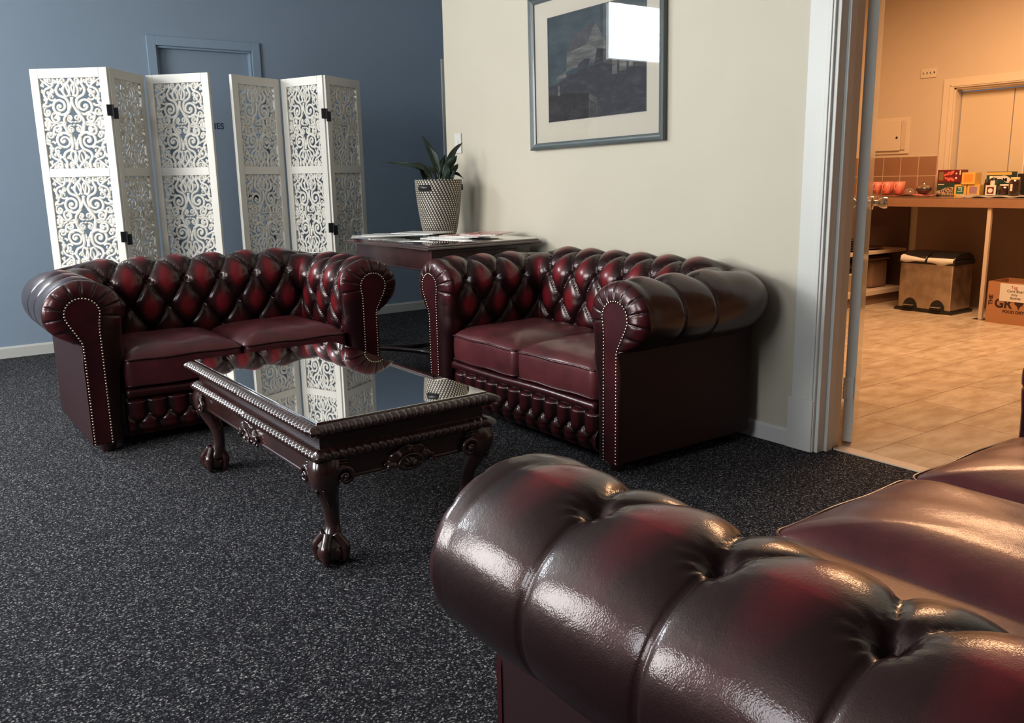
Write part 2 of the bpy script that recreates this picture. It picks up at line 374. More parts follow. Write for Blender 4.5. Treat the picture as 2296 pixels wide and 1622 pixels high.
# windows (bright frosted glass daylight)
M['sky_glass'] = mat('daylit frosted glass', (0.8, 0.85, 0.9), 0.3, emit=(0.93, 0.97, 1.0), estr=5.0)
for wx0, wx1, wn in ((-0.87, -0.03, 'window_1'), (-1.92, -0.98, 'window_4')):
    w1 = struct(box_obj(wn, (wx0, wx1, YB+0.02, YB+0.03, wz0, wz1), M['sky_glass']))
    MB().box(wx0-0.04, wx0, YB-0.015, YB+0.05, wz0-0.04, wz1+0.04).box(wx1, wx1+0.04, YB-0.015, YB+0.05, wz0-0.04, wz1+0.04).box(wx0, wx1, YB-0.015, YB+0.05, wz0-0.04, wz0).box(wx0, wx1, YB-0.015, YB+0.05, wz1, wz1+0.04).build('window_frame', M['white_wood'], w1)
for n, (a, b), (c, d) in (('window_2', (3.15, 5.05), (0.85, 2.4)), ('window_3', (0.85, 2.15), (1.55, 2.7))):
    w = struct(box_obj(n, (XL-0.05, XL-0.04, a, b, c, d), M['sky_glass']))
    f = MB().box(XL-0.05, XL+0.01, a, a+0.04, c, d).box(XL-0.05, XL+0.01, b-0.04, b, c, d).box(XL-0.05, XL+0.01, a, b, c, c+0.04).box(XL-0.05, XL+0.01, a, b, d-0.04, d)
    y = (a+b)/2; f.box(XL-0.05, XL+0.01, y-0.02, y+0.02, c, d)
    f.build('window_frame', M['white_wood'], w)

# open kitchen door leaf
ang = math.radians(30.5)
dl = bpy.data.objects.new('door_2', None); COL.objects.link(dl); dl.location = (3.125, 1.958, 0); dl.rotation_euler = (0, 0, ang); struct(dl)
MB().box(0, 0.77, 0, 0.040, 0.012, 2.03).build('door_leaf', M['door_gloss'], dl, bevel=0.0015)
for side in (-1, 1):
    k = MB(); y0 = 0 if side < 0 else 0.040
    prof = [(0.0, 0), (0.030, 0), (0.032, 0.004), (0.028, 0.008), (0.012, 0.010), (0.011, 0.026), (0.020, 0.034), (0.026, 0.048), (0.026, 0.064), (0.022, 0.068), (0.0, 0.069)]
    k.lathe([(r, side*z) for r, z in prof], (0.715, y0, 0.955), 24, 'y'); k.build('door_knob', M['chrome'], dl, True)
for z in (0.24, 1.8):
    h = MB(); h.box(-0.006, 0.0, 0.006, 0.034, z-0.045, z+0.045)
    for i in range(5): h.tube([(-0.010, 0.040, z-0.045+i*0.018), (-0.010, 0.040, z-0.030+i*0.018)], 0.006, 8)
    h.build('hinge', M['trim_cream'], dl)
# ------------------------------------------------------------------ chesterfield sofas
def smooth01(x): x = np.clip(x, 0, 1); return x*x*(3-2*x)
RA, RBH, ZR = 0.1375, 0.125, 0.595      # roll half width, half height, centre height
def profile(ns=96):
    """inner face, roll and under-curl: (o, z), arclength, row coordinate"""
    P = [(0.020, 0.27), (0.015, 0.33), (0.008, 0.40), (0.0, 0.47), (-0.006, 0.53)]
    Q = catmull(P+[(-0.008, 0.575)], 10)
    E_ = []
    for k in range(1, 90):
        a = PI-k/89*math.radians(180+62)
        E_.append((-0.008+(RA+0.004)+(RA+0.004)*math.cos(a), ZR+RBH*math.sin(a) if math.sin(a) > 0 else ZR+0.118*math.sin(a)))
    tail = [(0.178, 0.476), (0.158, 0.470)]
    A = np.array([tuple(q) for q in Q]+[(-0.008, ZR)]+E_+tail)
    d = np.r_[0, np.cumsum(np.linalg.norm(np.diff(A, axis=0), axis=1))]
    s = np.linspace(0, d[-1], ns); o = np.interp(s, d, A[:, 0]); z = np.interp(s, d, A[:, 1])
    return o, z, s
def rows_of(o, z, s, r3=88):
    zi = lambda zz: np.interp(zz, z[:40], s[:40])
    a112 = None
    i3 = int(np.argmin(np.hypot(o-(0.1335+0.1415*math.cos(math.radians(r3))), z-(ZR+RBH*math.sin(math.radians(r3))))))
    S = [zi(0.30), zi(0.405), zi(0.515), np.interp(0.630, z[:60], s[:60]), s[i3]]
    V = np.interp(s, S, [-1, 0, 1, 2, 3])
    return V, s[i3]
def sofa_shell(hw, ncell, depth=0.55, yfront=0.035, sub=24, ns=100, r3=88, na=3):
    """verts grid (nu, nv, 3), wear, per-cell indices, button list"""
    o, z, s = profile(ns); V, s3 = rows_of(o, z, s, r3)
    inner = hw-0.15; rc = 0.035
    cells = na+ncell+na
    U = np.linspace(0, cells, cells*sub+1)
    arm_len = depth-yfront; back_len = 2*inner
    def path(u):
        # returns point and outward direction at cell coordinate u, corners softened over +-0.22 cell
        if u <= na: p = np.array([-inner, yfront+arm_len*u/na])
        elif u <= na+ncell: p = np.array([-inner+back_len*(u-na)/ncell, depth])
        else: p = np.array([inner, depth-arm_len*(u-na-ncell)/na])
        w = 0.30
        def ang(u):
            a = smooth01(np.array((u-(na-w))/(2*w))); b = smooth01(np.array((u-(na+ncell-w))/(2*w)))
            return PI-(PI/2)*float(a)-(PI/2)*float(b)
        a = ang(u); return p, np.array([math.cos(a), math.sin(a)])
    Pp = []; Dd = []
    for u in U:
        p, d = path(u); Pp.append(p); Dd.append(d)
    Pp = np.array(Pp); Dd = np.array(Dd)
    for _ in range(3):                       # soften the path corner
        Pp[1:-1] = 0.25*Pp[:-2]+0.5*Pp[1:-1]+0.25*Pp[2:]
    dn = np.gradient(np.stack([o, z], 1), axis=0); dn /= np.linalg.norm(dn, axis=1)[:, None]+1e-9
    no, nz = -dn[:, 1], dn[:, 0]             # profile normal, pointing to the leather side
    UU, VV = np.meshgrid(U, V, indexing='ij'); SS = np.broadcast_to(s, UU.shape)
    w3 = VV-3
    p = UU+w3/2; q = UU-w3/2
    fd = (np.abs(np.sin(PI*p))*np.abs(np.sin(PI*q)))
    fp = np.sin(PI*UU)**2
    f = np.where(SS <= s3, fd, fp)
    over = np.clip((SS-s3)/(s[-1]-s3), 0, 1)
    wb = f**0.55
    f = f**(0.36-0.22*smooth01(over*2.2))
    endk = np.maximum(smooth01((0.42-UU)/0.36), smooth01((UU-(cells-0.42))/0.36))
    f = np.maximum(f, 0.75*endk)
    A3 = 0.021 if r3 < 80 else 0.034
    amp = np.where(SS <= s3, 0.036-(0.036-A3)*smooth01((VV-2.1)/0.9), (A3-0.006)*(1-over)**4.5+0.006)
    low = smooth01((VV+0.6)/0.8)
    amp = amp*(0.35+0.65*low)
    h = amp*(f-0.45)
    # buttons
    cell_u = np.where((UU < na) | (UU > na+ncell), arm_len/na, back_len/ncell)
    btn = []
    for r, off in ((0, 0.5), (1, 0.0), (2, 0.5), (3, 0.0)):
        sr = s3 if r == 3 else np.interp(r, V, s)
        ks = np.arange(0, cells+1)+off
        for k in ks:
            if k <= 0.2 or k >= cells-0.2: continue
            du = (UU-k)*cell_u; ds = SS-sr; d = np.hypot(du, ds)
            th = np.arctan2(ds, du)
            h += (-0.020 if r == 3 else -0.013)*np.exp(-(d/0.018)**2)
            h += 0.0016*np.cos(13*th+k)*np.exp(-((d-0.026)/0.014)**2)
            btn.append((k, r, int(np.argmin(abs(U-k))), int(np.argmin(abs(s-sr)))))
    # slack at the ends
    back_k = smooth01(np.minimum((UU-(na-0.3))/0.6, ((na+ncell+0.3)-UU)/0.6))
    sq = (np.abs(Dd[:, 0])**3.2+np.abs(Dd[:, 1])**3.2)**(-1/3.2)
    wide = smooth01((o-0.05)/0.2)[None, :]
    O = o[None, :]*(1-0.07*back_k*wide)*(1+(sq[:, None]-1)*wide)+no[None, :]*h
    Z = z[None, :]+nz[None, :]*h+0.022*back_k*smooth01((z[None, :]-0.45)/0.2)
    X = Pp[:, 0][:, None]+Dd[:, 0][:, None]*O; Y = Pp[:, 1][:, None]+Dd[:, 1][:, None]*O
    G = np.stack([X, Y, Z], 2)
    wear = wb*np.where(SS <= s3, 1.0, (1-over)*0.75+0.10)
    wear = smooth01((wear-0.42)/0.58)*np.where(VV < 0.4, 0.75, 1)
    return G, wear, U, V, s, btn, na, cells, sub
def grid_normals(G):
    a = np.gradient(G, axis=0); b = np.gradient(G, axis=1); n = np.cross(a, b)
    n /= np.linalg.norm(n, axis=2)[:, :, None]+1e-12; return n
def piece(name, G, Nn, wear, mat_, parent, flip):
    nu, nv = G.shape[:2]
    idx = np.arange(nu*nv).reshape(nu, nv)
    F = np.stack([idx[:-1, :-1], idx[1:, :-1], idx[1:, 1:], idx[:-1, 1:]], 2).reshape(-1, 4)
    if flip: F = F[:, ::-1]; Nn = -Nn
    o = mesh_obj(name, G.reshape(-1, 3), F, mat_, parent, True)
    at = o.data.attributes.new('wear', 'FLOAT', 'POINT'); at.data.foreach_set('value', wear.reshape(-1).astype(np.float32))
    o.data.normals_split_custom_set_from_vertices([tuple(v) for v in Nn.reshape(-1, 3)])
    return o
def round_rect(w, d, r, n=10):
    P = []
    for cx, cy, a0 in ((w/2-r, d/2-r, 0), (-w/2+r, d/2-r, PI/2), (-w/2+r, -d/2+r, PI), (w/2-r, -d/2+r, 1.5*PI)):
        for k in range(n+1): a = a0+PI/2*k/n; P.append((cx+r*math.cos(a), cy+r*math.sin(a)))
    out = []
    for i in range(len(P)):
        a = np.array(P[i]); b = np.array(P[(i+1) % len(P)]); L_ = np.linalg.norm(b-a); k = max(1, int(L_/0.02))
        for j in range(k): out.append(a+(b-a)*j/k)
    return np.array(out)
def cushion(parent, cx, cy, w, d, z0, h, crown, seed=0):
    rng = np.random.RandomState(seed)
    R_ = round_rect(w, d, 0.035); n = len(R_)
    layers = []
    for k in range(7):
        t = k/6; b = 1+0.012*math.sin(PI*t); layers.append((b, z0+h*t, 0))
    for sc in (0.99, 0.975, 0.95, 0.92, 0.885, 0.84, 0.78, 0.71, 0.63, 0.54, 0.45, 0.35, 0.25, 0.15, 0.06, 0.005):
        layers.append((sc, z0+h+crown*(1-sc**3.4)**0.72, 1))
    P = np.zeros((len(layers), n, 3))
    ph = rng.rand(4)*6
    for i, (sc, zz, top) in enumerate(layers):
        x = R_[:, 0]*sc; y = R_[:, 1]*sc
        wv = 0.004*np.sin(7*x/w+ph[0])*np.sin(6*y/d+ph[1])+0.002*np.sin(19*x/w+ph[2]+4*y/d) if top else 0
        P[i, :, 0] = cx+x; P[i, :, 1] = cy+y; P[i, :, 2] = zz+wv*(1-sc)**0.3 if top else zz
    c = MB().grid(P, False, True); o = c.build('seat_cushion', M['leather_seat'], parent, True)
    for zz in (z0+h, z0+0.004):
        R2 = round_rect(w+0.006, d+0.006, 0.035)
        pts = np.c_[R2[:, 0]+cx, R2[:, 1]+cy, zz+0.002*np.sin(R2[:, 0]*25+ph[3])]
        MB().tube(pts, 0.0048, 8, closed=True, nrm=(0, 0, 1)).build('piping', M['leather_plain'], o, True)
    return o
BUTTON_ME = None
def make_button(pos, nrm, parent, r=0.008):
    global BUTTON_ME
    if BUTTON_ME is None:
        o = MB().sphere((0, 0, 0), 0.008, 12, 8, (1, 1, 0.55)).build('button', M['leather_plain'], None, True); BUTTON_ME = o.data
        bpy.data.objects.remove(o)
    o = bpy.data.objects.new('button', BUTTON_ME); COL.objects.link(o); o.parent = parent; o.location = pos
    o.rotation_euler = Vector(nrm).to_track_quat('Z', 'Y').to_euler(); return o
def make_sofa(name, label, hw, ncell, ncush, loc, rz, sub=22, ns=100, r3=90, na=3, depth=0.55, ch=0.115):
    root = thing(name, label, 'sofa', loc, rz)
    G, wear, U, V, s, btn, na, cells, sub = sofa_shell(hw, ncell, sub=sub, ns=ns, r3=r3, na=na, depth=depth)
    Nn = grid_normals(G)
    if Nn[len(U)//2, 30, 1] > 0: Nn = -Nn; flip = True
    else: flip = False
    i1, i2 = na*sub, (cells-na)*sub
    parts = []
    for nm, a, b in (('armrest', 0, i1), ('backrest', i1, i2), ('armrest', i2, len(U)-1)):
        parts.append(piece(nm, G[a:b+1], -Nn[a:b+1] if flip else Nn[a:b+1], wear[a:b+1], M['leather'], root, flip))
    for k, r, iu, iv in btn:
        p = parts[0] if iu < i1 else (parts[1] if iu <= i2 else parts[2])
        make_button(G[iu, iv]+Nn[iu, iv]*0.002, Nn[iu, iv], p)
    # arm fronts
    o, z, _ = profile(72)
    for sd, arm in ((-1, parts[0]), (1, parts[2])):
        inner = hw-0.15; ko = []; kz = []
        for oo, zz in zip(o, z):
            a = math.atan2((zz-ZR)/1.0, (oo-0.1335)/1.0)
            kc = (0.1335+0.066*math.cos(a), ZR+0.064*math.sin(a))
            if oo < 0.05 and zz < ZR: w = float(smooth01(np.array((ZR-zz)/0.11))); t_ = (0.076, zz); kc = (kc[0]*(1-w)+t_[0]*w, kc[1]*(1-w)+t_[1]*w)
            elif zz < ZR-0.05 and oo > 0.1:
                w = float(smooth01(np.array((ZR-0.05-zz)/0.07))); t_ = (0.144, 0.470); kc = (kc[0]*(1-w)+t_[0]*w, kc[1]*(1-w)+t_[1]*w)
            ko.append(kc[0]); kz.append(kc[1])
        ko = np.array(ko); kz = np.array(kz)
        edge = G[0] if sd < 0 else G[-1]
        sfull = np.linspace(0, 1, len(edge)); s72 = np.linspace(0, 1, len(o))
        eo = np.interp(s72, sfull, np.abs(edge[:, 0])-inner); ez = np.interp(s72, sfull, edge[:, 2])
        ko = np.r_[[0.076, 0.076], ko]; kz = np.r_[[0.05, 0.16], kz]; po = np.r_[[0.02, 0.02], eo]; pz = np.r_[[0.05, 0.16], ez]
        # densify along the outline for the pleats
        t0 = np.linspace(0, 1, len(ko)); t1 = np.linspace(0, 1, 260)
        ko, kz, po, pz = (np.interp(t1, t0, q) for q in (ko, kz, po, pz))
        arc = np.r_[0, np.cumsum(np.hypot(np.diff(po), np.diff(pz)))]
        nr = 16; P = np.zeros((nr, len(t1), 3)); W_ = np.zeros((nr, len(t1)))
        ringmask = smooth01((pz-0.50)/0.06)
        ringmask = np.where((po > 0.1) & (pz < 0.56), 1.0, ringmask)
        for i in range(nr):
            tau = i/(nr-1); bl = 1-math.cos(tau*PI/2); yy = 0.0352-0.0412*math.sin(tau*PI/2)
            oo = po+(ko-po)*bl; zz = pz+(kz-pz)*bl
            pl = ringmask*math.sin(PI*min(1, tau*1.0))**0.7
            cr = 1-np.exp(-(np.abs(((arc/0.062) % 1)-0.5)/0.10)**2)*0.85; dy = -pl*(0.0055*cr-0.003)+pl*0.0008*np.sin(arc*PI/0.006)*(1-cr)
            P[i, :, 0] = sd*(inner+oo); P[i, :, 1] = yy+dy; P[i, :, 2] = zz
            W_[i] = (ringmask*(0.35+0.40*math.sin(PI*tau))*cr+0.25*(1-ringmask))*(1-0.5*tau)
        ring = MB().grid(P).build('arm_front_border', M['leather'], arm, True)
        at = ring.data.attributes.new('wear', 'FLOAT', 'POINT'); at.data.foreach_set('value', W_.reshape(-1).astype(np.float32))
        # keyhole panel
        pts = [(ko[i], kz[i]) for i in range(0, len(ko), 2)]+[(0.152, 0.40), (0.152, 0.20), (0.152, 0.045)]
        pv = [(sd*(inner+a), -0.007, b) for a, b in pts]
        pan = MB(); pan.prism(pv, (0, 0.012, 0)); panel = pan.build('arm_front_panel', M['leather_plain'], arm)
        # nail heads along both edges
        line = np.array([(sd*(inner+a), -0.009, b) for a, b in pts[:-3]]+[(sd*(inner+0.143), -0.009, 0.45), (sd*(inner+0.143), -0.009, 0.05)])
        line = line[line[:, 2] > 0.045]
        d = np.r_[0, np.cumsum(np.linalg.norm(np.diff(line, axis=0), axis=1))]; n = int(d[-1]/0.0125)
        nb = MB()
        for k in range(n+1):
            t = d[-1]*k/n; c = [np.interp(t, d, line[:, j]) for j in range(3)]
            nb.sphere(c, 0.0043, 8, 5, (1, 0.6, 1))
        nb.build('nail_trim', M['brass'], panel, True)
        # outer side panel
        MB().box(sd*hw-(0.012 if sd > 0 else -0.0), sd*hw+(0.0 if sd > 0 else 0.012), 0.0, depth+0.19, 0.045, 0.50).build('side_panel', M['leather_matte'], root, bevel=0.004)
    D = depth+0.185
    MB().box(-hw+0.013, hw-0.013, D-0.012, D, 0.045, 0.50).build('back_panel', M['leather_matte'], root, bevel=0.004)
    inn = hw-0.15
    MB().box(-hw+0.02, hw-0.02, 0.05, D-0.013, 0.05, 0.235).build('seat_base', M['leather_dark'], root)
    # cushions
    cw = 2*inn/ncush
    for i in range(ncush):
        cushion(root, -inn+cw*(i+0.5), (0.010 if ch < 0.15 else -0.014)+depth/2, cw-0.010, depth-0.02, 0.262, ch, 0.058, seed=i+int(hw*10))
    # front rail: lip roll and tufted band
    xs = np.linspace(-inn+0.005, inn-0.005, 80)
    lip = MB(); pts = np.c_[xs, np.full(80, 0.036), 0.232+0.0025*np.sin(xs*9)]
    lip.tube(pts, 0.022, 14, nrm=(0, 0, 1)); lip.build('front_lip', M['leather_plain'], root, True)
    nc = int(round(2*inn/0.083)); nx = nc*14+1; nz_ = 46
    Ux = np.linspace(0, nc, nx); Zz = np.linspace(0.050, 0.212, nz_)
    UU, ZZ = np.meshgrid(Ux, Zz, indexing='ij')
    zA, zB = 0.140, 0.100
    w3 = (ZZ-zA)/(zA-zB)
    fd = np.abs(np.sin(PI*(UU+w3/2)))*np.abs(np.sin(PI*(UU-w3/2)))
    f = np.where(ZZ > zA, np.sin(PI*UU)**2, np.where(ZZ < zB, np.sin(PI*(UU+0.5))**2, fd))**0.36
    top = smooth01((0.212-ZZ)/0.02); bot = smooth01((ZZ-0.05)/0.03)
    h = 0.020*f*(0.35+0.65*top)*(0.3+0.7*bot)*np.where(ZZ < zB, 0.9, 1)+0.008*top*bot
    Y = 0.046-h
    rb = []
    for k in range(1, nc): rb.append((k, zA))
    for k in range(nc): rb.append((k+0.5, zB))
    cwid = 2*inn/nc
    for k, zz in rb:
        d = np.hypot((UU-k)*cwid, ZZ-zz); Y = Y+0.006*np.exp(-(d/0.008)**2)
    X = -inn+UU*cwid
    G2 = np.stack([X, Y, ZZ], 2)
    rail = MB().grid(G2).build('front_rail', M['leather'], root, True)
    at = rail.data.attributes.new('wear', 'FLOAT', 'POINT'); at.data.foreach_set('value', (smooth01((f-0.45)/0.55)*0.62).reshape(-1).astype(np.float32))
    for k, zz in rb:
        b = make_button((-inn+k*cwid, 0.041, zz), (0, -1, 0.15), rail); b.scale = (0.62, 0.62, 0.62)
    # feet
    for sx in (-1, 1):
        for yy in (0.055, D-0.07):
            MB().lathe([(0.0, 0), (0.022, 0), (0.030, 0.012), (0.034, 0.030), (0.034, 0.052), (0, 0.052)], (sx*(hw-0.065), yy, 0), 20).build('foot', M['mahogany'], root, True)
    return root

make_sofa('chesterfield_sofa', 'oxblood leather two seat chesterfield standing in front of the white screens', 0.665, 6, 2, (1.280, 3.82, 0), 0)
make_sofa('chesterfield_sofa', 'oxblood leather two seat chesterfield standing against the cream wall', 0.665, 6, 2, (2.118, 2.935, 0), -PI/2)
make_sofa('chesterfield_sofa', 'large oxblood leather chesterfield cut off in the near right foreground', 0.856, 8, 3, (1.510, 0.950, 0), PI, sub=34, ns=150, r3=79, na=4, depth=0.78, ch=0.176)
# ------------------------------------------------------------------ coffee table
def rect_path(hx, hy, step=0.003):
    """perimeter points with outward normals, corners mitred"""
    P = []; Nv = []
    cs = [(-hx, -hy), (hx, -hy), (hx, hy), (-hx, hy)]; nn = [(0, -1), (1, 0), (0, 1), (-1, 0)]
    S = []; s = 0
    for i in range(4):
        a = np.array(cs[i]); b = np.array(cs[(i+1) % 4]); L_ = np.linalg.norm(b-a); k = int(L_/step)
        for j in range(k+1):
            t = j/k; P.append(a+(b-a)*t)
            if j == 0: n = np.array(nn[i])+np.array(nn[i-1])
            elif j == k: n = np.array(nn[i])+np.array(nn[(i+1) % 4])
            else: n = np.array(nn[i], float)
            Nv.append(n); S.append(s+L_*t)
        s += L_
    return np.array(P, float), np.array(Nv, float), np.array(S)
def rope(mb, hx, hy, prof, lam, amp, skew=1.0, lengths=None):
    """moulding with gadroon (slanted bead) relief; prof = list of (out, z, relief weight)"""
    P, Nv, S = rect_path(hx, hy)
    prof = np.array(prof); G = np.zeros((len(P), len(prof), 3))
    # signed distance from the side centre makes the beads lean away from the middle
    side = []
    for sx, sy in zip(P[:, 0], P[:, 1]): side.append(sx if abs(abs(sy)-hy) < 1e-6 else sy)
    side = np.array(side)
    for j, (o, z, w) in enumerate(prof):
        ph = 2*PI*(S/lam)+np.sign(side)*skew*2*PI*(j/(len(prof)-1))
        r = np.abs(np.sin(ph/2))**0.7-0.5
        o2 = o+amp*w*r*1.6
        G[:, j, 0] = P[:, 0]+Nv[:, 0]*o2; G[:, j, 1] = P[:, 1]+Nv[:, 1]*o2; G[:, j, 2] = z
    mb.grid(G, True, False)
GX, GY, GZ = 1.212, 2.790, 0.440       # centre of the glass
ghx, ghy = 0.287, 0.570
ct = thing('coffee_table', 'low carved mahogany coffee table with a dark glass top and ball and claw feet', 'coffee table', (GX, GY, 0))
gl = MB(); gl.box(-ghx, ghx, -ghy, ghy, GZ-0.007, GZ); gl.build('glass_top', M['table_glass'], ct, bevel=0.0015)
tt = MB(); thx, thy = ghx+0.004, ghy+0.004
tt.box(-thx, thx, -thy, thy, 0.395, GZ-0.0072)
pr = [(0.0, GZ-0.006, 0), (0.006, GZ-0.006, 0), (0.014, GZ-0.010, 0.6), (0.021, GZ-0.015, 1), (0.025, GZ-0.022, 1), (0.024, GZ-0.029, 1), (0.018, GZ-0.035, 0.7), (0.010, GZ-0.038, 0.2), (0.0, GZ-0.039, 0)]
rope(tt, thx, thy, pr, 0.023, 0.0062, 0.45)
top = tt.build('tabletop', M['mahogany'], ct, True)
fr = MB(); fx, fy = ghx-0.010, ghy-0.010
fr.box(-fx, fx, -fy, fy, 0.350, 0.400).build('frieze', M['mahogany'], ct)
lo = MB(); lx, ly = ghx-0.006, ghy-0.006
pr2 = [(-0.01, 0.360, 0), (0.004, 0.359, 0.2), (0.014, 0.355, 0.8), (0.022, 0.348, 1), (0.025, 0.340, 1), (0.023, 0.332, 1), (0.016, 0.325, 0.7), (0.004, 0.321, 0.1), (-0.02, 0.320, 0)]
rope(lo, lx, ly, pr2, 0.025, 0.0062, 0.45)
lo.build('gadrooned_moulding', M['mahogany'], ct, True)
ap = MB(); ax, ay = ghx-0.014, ghy-0.014
for sx in (-1, 1): ap.box(sx*ax-0.010, sx*ax+0.010, -ay, ay, 0.262, 0.330)
for sy in (-1, 1): ap.box(-ax, ax, sy*ay-0.010, sy*ay+0.010, 0.262, 0.330)
for sx in (-1, 1): ap.tube([(sx*(ax+0.006), -ay, 0.262), (sx*(ax+0.006), ay, 0.262)], 0.0065, 10)
for sy in (-1, 1): ap.tube([(-ax, sy*(ay+0.006), 0.262), (ax, sy*(ay+0.006), 0.262)], 0.0065, 10)
ap.build('apron', M['mahogany'], ct, bevel=0.001)
def shell(parent, pos, rz, w=0.075, h=0.062):
    g = np.zeros((61, 12, 3))
    for i in range(61):
        t = PI*i/60; lob = abs(math.sin(4.5*t+0.0)); R_ = 1+0.10*lob
        for j in range(12):
            r = 0.30+0.70*j/11; rr = r*(R_ if j > 6 else 1)
            x = w*rr*math.cos(t); z = h*rr*math.sin(t)
            y = -(0.006+0.012*math.sin(PI*min(1, (r-0.3)/0.75))*(0.55+0.45*lob)+0.004*(j > 8)*lob)
            if j in (0, 11): y = 0.002
            g[i, j] = (x, y, z)
    m_ = MB().grid(g)
    d = np.zeros((21, 8, 3))
    for i in range(21):
        t = PI*i/20
        for j in range(8):
            r = j/7*0.40; d[i, j] = (w*1.25*r*math.cos(t), -(0.010+0.010*math.cos(r/0.4*PI/2))*(1+0.15*math.cos(12*t)), h*r*1.1*math.sin(t)-0.003)
    m_.grid(d)
    arcp = [(w*0.56*math.cos(PI*k/20), -0.020, h*0.52*math.sin(PI*k/20)) for k in range(21)]
    m_.tube(arcp, 0.0035, 8)
    m_.tube([(w*0.45*math.cos(PI+PI*k/16), -0.012, 0.012*math.sin(PI+PI*k/16)-0.001) for k in range(17)], 0.006, 8)
    for s_ in (-1, 1):
        sp = [(s_*(w*1.0+0.010*math.cos(a)*(1-a/14)), -0.010, 0.010+0.010*math.sin(a)*(1-a/14)) for a in np.linspace(0, 9, 26)]
        m_.tube(sp, 0.0032, 8); m_.sphere((s_*w*0.98, -0.012, 0.0), 0.007, 8, 6); m_.sphere((s_*w*1.18, -0.010, -0.004), 0.006, 8, 6)
    o = m_.build('shell_carving', M['mahogany'], parent, True); o.location = pos; o.rotation_euler = (0, 0, rz); return o
shell(ct, (0, -ay-0.010, 0.262), 0); shell(ct, (0, ay+0.010, 0.262), PI)
shell(ct, (-ax-0.010, 0, 0.262), -PI/2); shell(ct, (ax+0.010, 0, 0.262), PI/2)
def cabriole(sx, sy):
    """carved leg as one continuous sweep, then scrolls and claws"""
    m_ = MB()
    zs = np.linspace(0.335, 0.058, 34)
    kz = [0.335, 0.30, 0.26, 0.22, 0.17, 0.12, 0.085, 0.058]
    ko = [0.004, 0.018, 0.019, 0.004, -0.020, -0.026, -0.016, -0.004]     # along the outward diagonal
    kr = [0.040, 0.043, 0.041, 0.034, 0.025, 0.020, 0.027, 0.041]
    P = np.zeros((len(zs), 24, 3))
    for i, z in enumerate(zs):
        o = np.interp(-z, [-q for q in kz], ko); r = np.interp(-z, [-q for q in kz], kr)
        for k in range(24):
            t = 2*PI*k/24; ct_, st_ = math.cos(t), math.sin(t)
            e = 2.0+1.6*np.clip((z-0.2)/0.1, 0, 1)
            q = r/((abs(ct_)**e+abs(st_)**e)**(1/e))
            P[i, k] = (sx*(o*0.72)+q*ct_, sy*(o*0.72)+q*st_, z)
    # smooth the stack
    for _ in range(2): P[1:-1] = 0.25*P[:-2]+0.5*P[1:-1]+0.25*P[2:]
    m_.grid(P, False, True)
    m_.sphere((0, 0, 0.036), 0.036, 18, 12, (1.16, 1.16, 1.0))
    dg = math.atan2(sy, sx)
    for k, a in enumerate((0, PI/2, -PI/2, PI)):
        t = dg+a; c, s_ = math.cos(t), math.sin(t)
        pts = catmull([(c*0.016, s_*0.016, 0.092), (c*0.030, s_*0.030, 0.074), (c*0.043, s_*0.043, 0.056), (c*0.0445, s_*0.0445, 0.036), (c*0.041, s_*0.041, 0.018), (c*0.034, s_*0.034, 0.004)], 6)
        rad = np.interp(np.linspace(0, 1, len(pts)), [0, .3, .45, .6, .85, 1], [0.015, 0.015, 0.0165, 0.013, 0.011, 0.006])
        m_.tube(pts, rad, 10)
    for face in (0, 1):
        # C scroll and acanthus leaves on each outward knee face
        def T(a, b, off):
            return (sx*(a+0.004), sy*(0.047+off), b) if face == 0 else (sx*(0.047+off), sy*(a+0.004), b)
        sp = [T(-0.044+(0.030*(1-q/11))*math.cos(q), 0.270+(0.030*(1-q/11))*math.sin(q), -0.004+0.0008*q) for q in np.linspace(-0.6, 9.4, 60)]
        m_.tube(sp, np.linspace(0.0085, 0.0042, 60), 8); m_.sphere(T(-0.044, 0.270, 0.004), 0.0075, 10, 8)
        for q in range(4):
            r = 0.026+0.0095*q
            lf = [T(-0.036+r*math.cos(w)*1.05, 0.268+r*math.sin(w)*0.95, -0.003-0.0012*q) for w in np.linspace(0.0+0.08*q, 2.2-0.10*q, 16)]
            m_.tube(lf, np.interp(np.linspace(0, 1, 16), [0, .3, 1], [0.0015, 0.0052, 0.003]), 8)
        for q in range(3):
            lf = [T(0.004+0.010*q-0.05*w*w, 0.262-0.010*q-0.075*w, -0.004-0.014*w) for w in np.linspace(0, 0.34, 9)]
            m_.tube(lf, np.linspace(0.0045, 0.0012, 9), 8)
    return m_
for sx in (-1, 1):
    for sy in (-1, 1):
        lg = cabriole(sx, sy).build('leg', M['mahogany'], ct, True); lg.location = (sx*(ghx-0.034), sy*(ghy-0.034), 0)

# ------------------------------------------------------------------ side table in the corner
STX, STY, STZ = 2.535, 4.165, 0.785
shx, shy = 0.335, 0.44
st = thing('side_table', 'red mahogany side table with a drawer and curved stretcher beside the cream wall', 'side table', (STX, STY, 0))
m_ = MB(); m_.box(-shx+0.006, shx-0.006, -shy+0.006, shy-0.006, STZ-0.006, STZ); m_.build('glass_top', M['table_glass'], st)
m_ = MB(); Pp, Nn_, _S = rect_path(shx, shy, 0.05)
pr = [(-shx*0.9, STZ-0.0062), (0.0, STZ-0.0062), (0.007, STZ-0.010), (0.010, STZ-0.016), (0.017, STZ-0.020), (0.019, STZ-0.027), (0.014, STZ-0.032), (-0.02, STZ-0.034)]
G = np.zeros((len(Pp), len(pr), 3))
for j, (o, z) in enumerate(pr): G[:, j, 0] = Pp[:, 0]+Nn_[:, 0]*max(o, -0.02); G[:, j, 1] = Pp[:, 1]+Nn_[:, 1]*max(o, -0.02); G[:, j, 2] = z
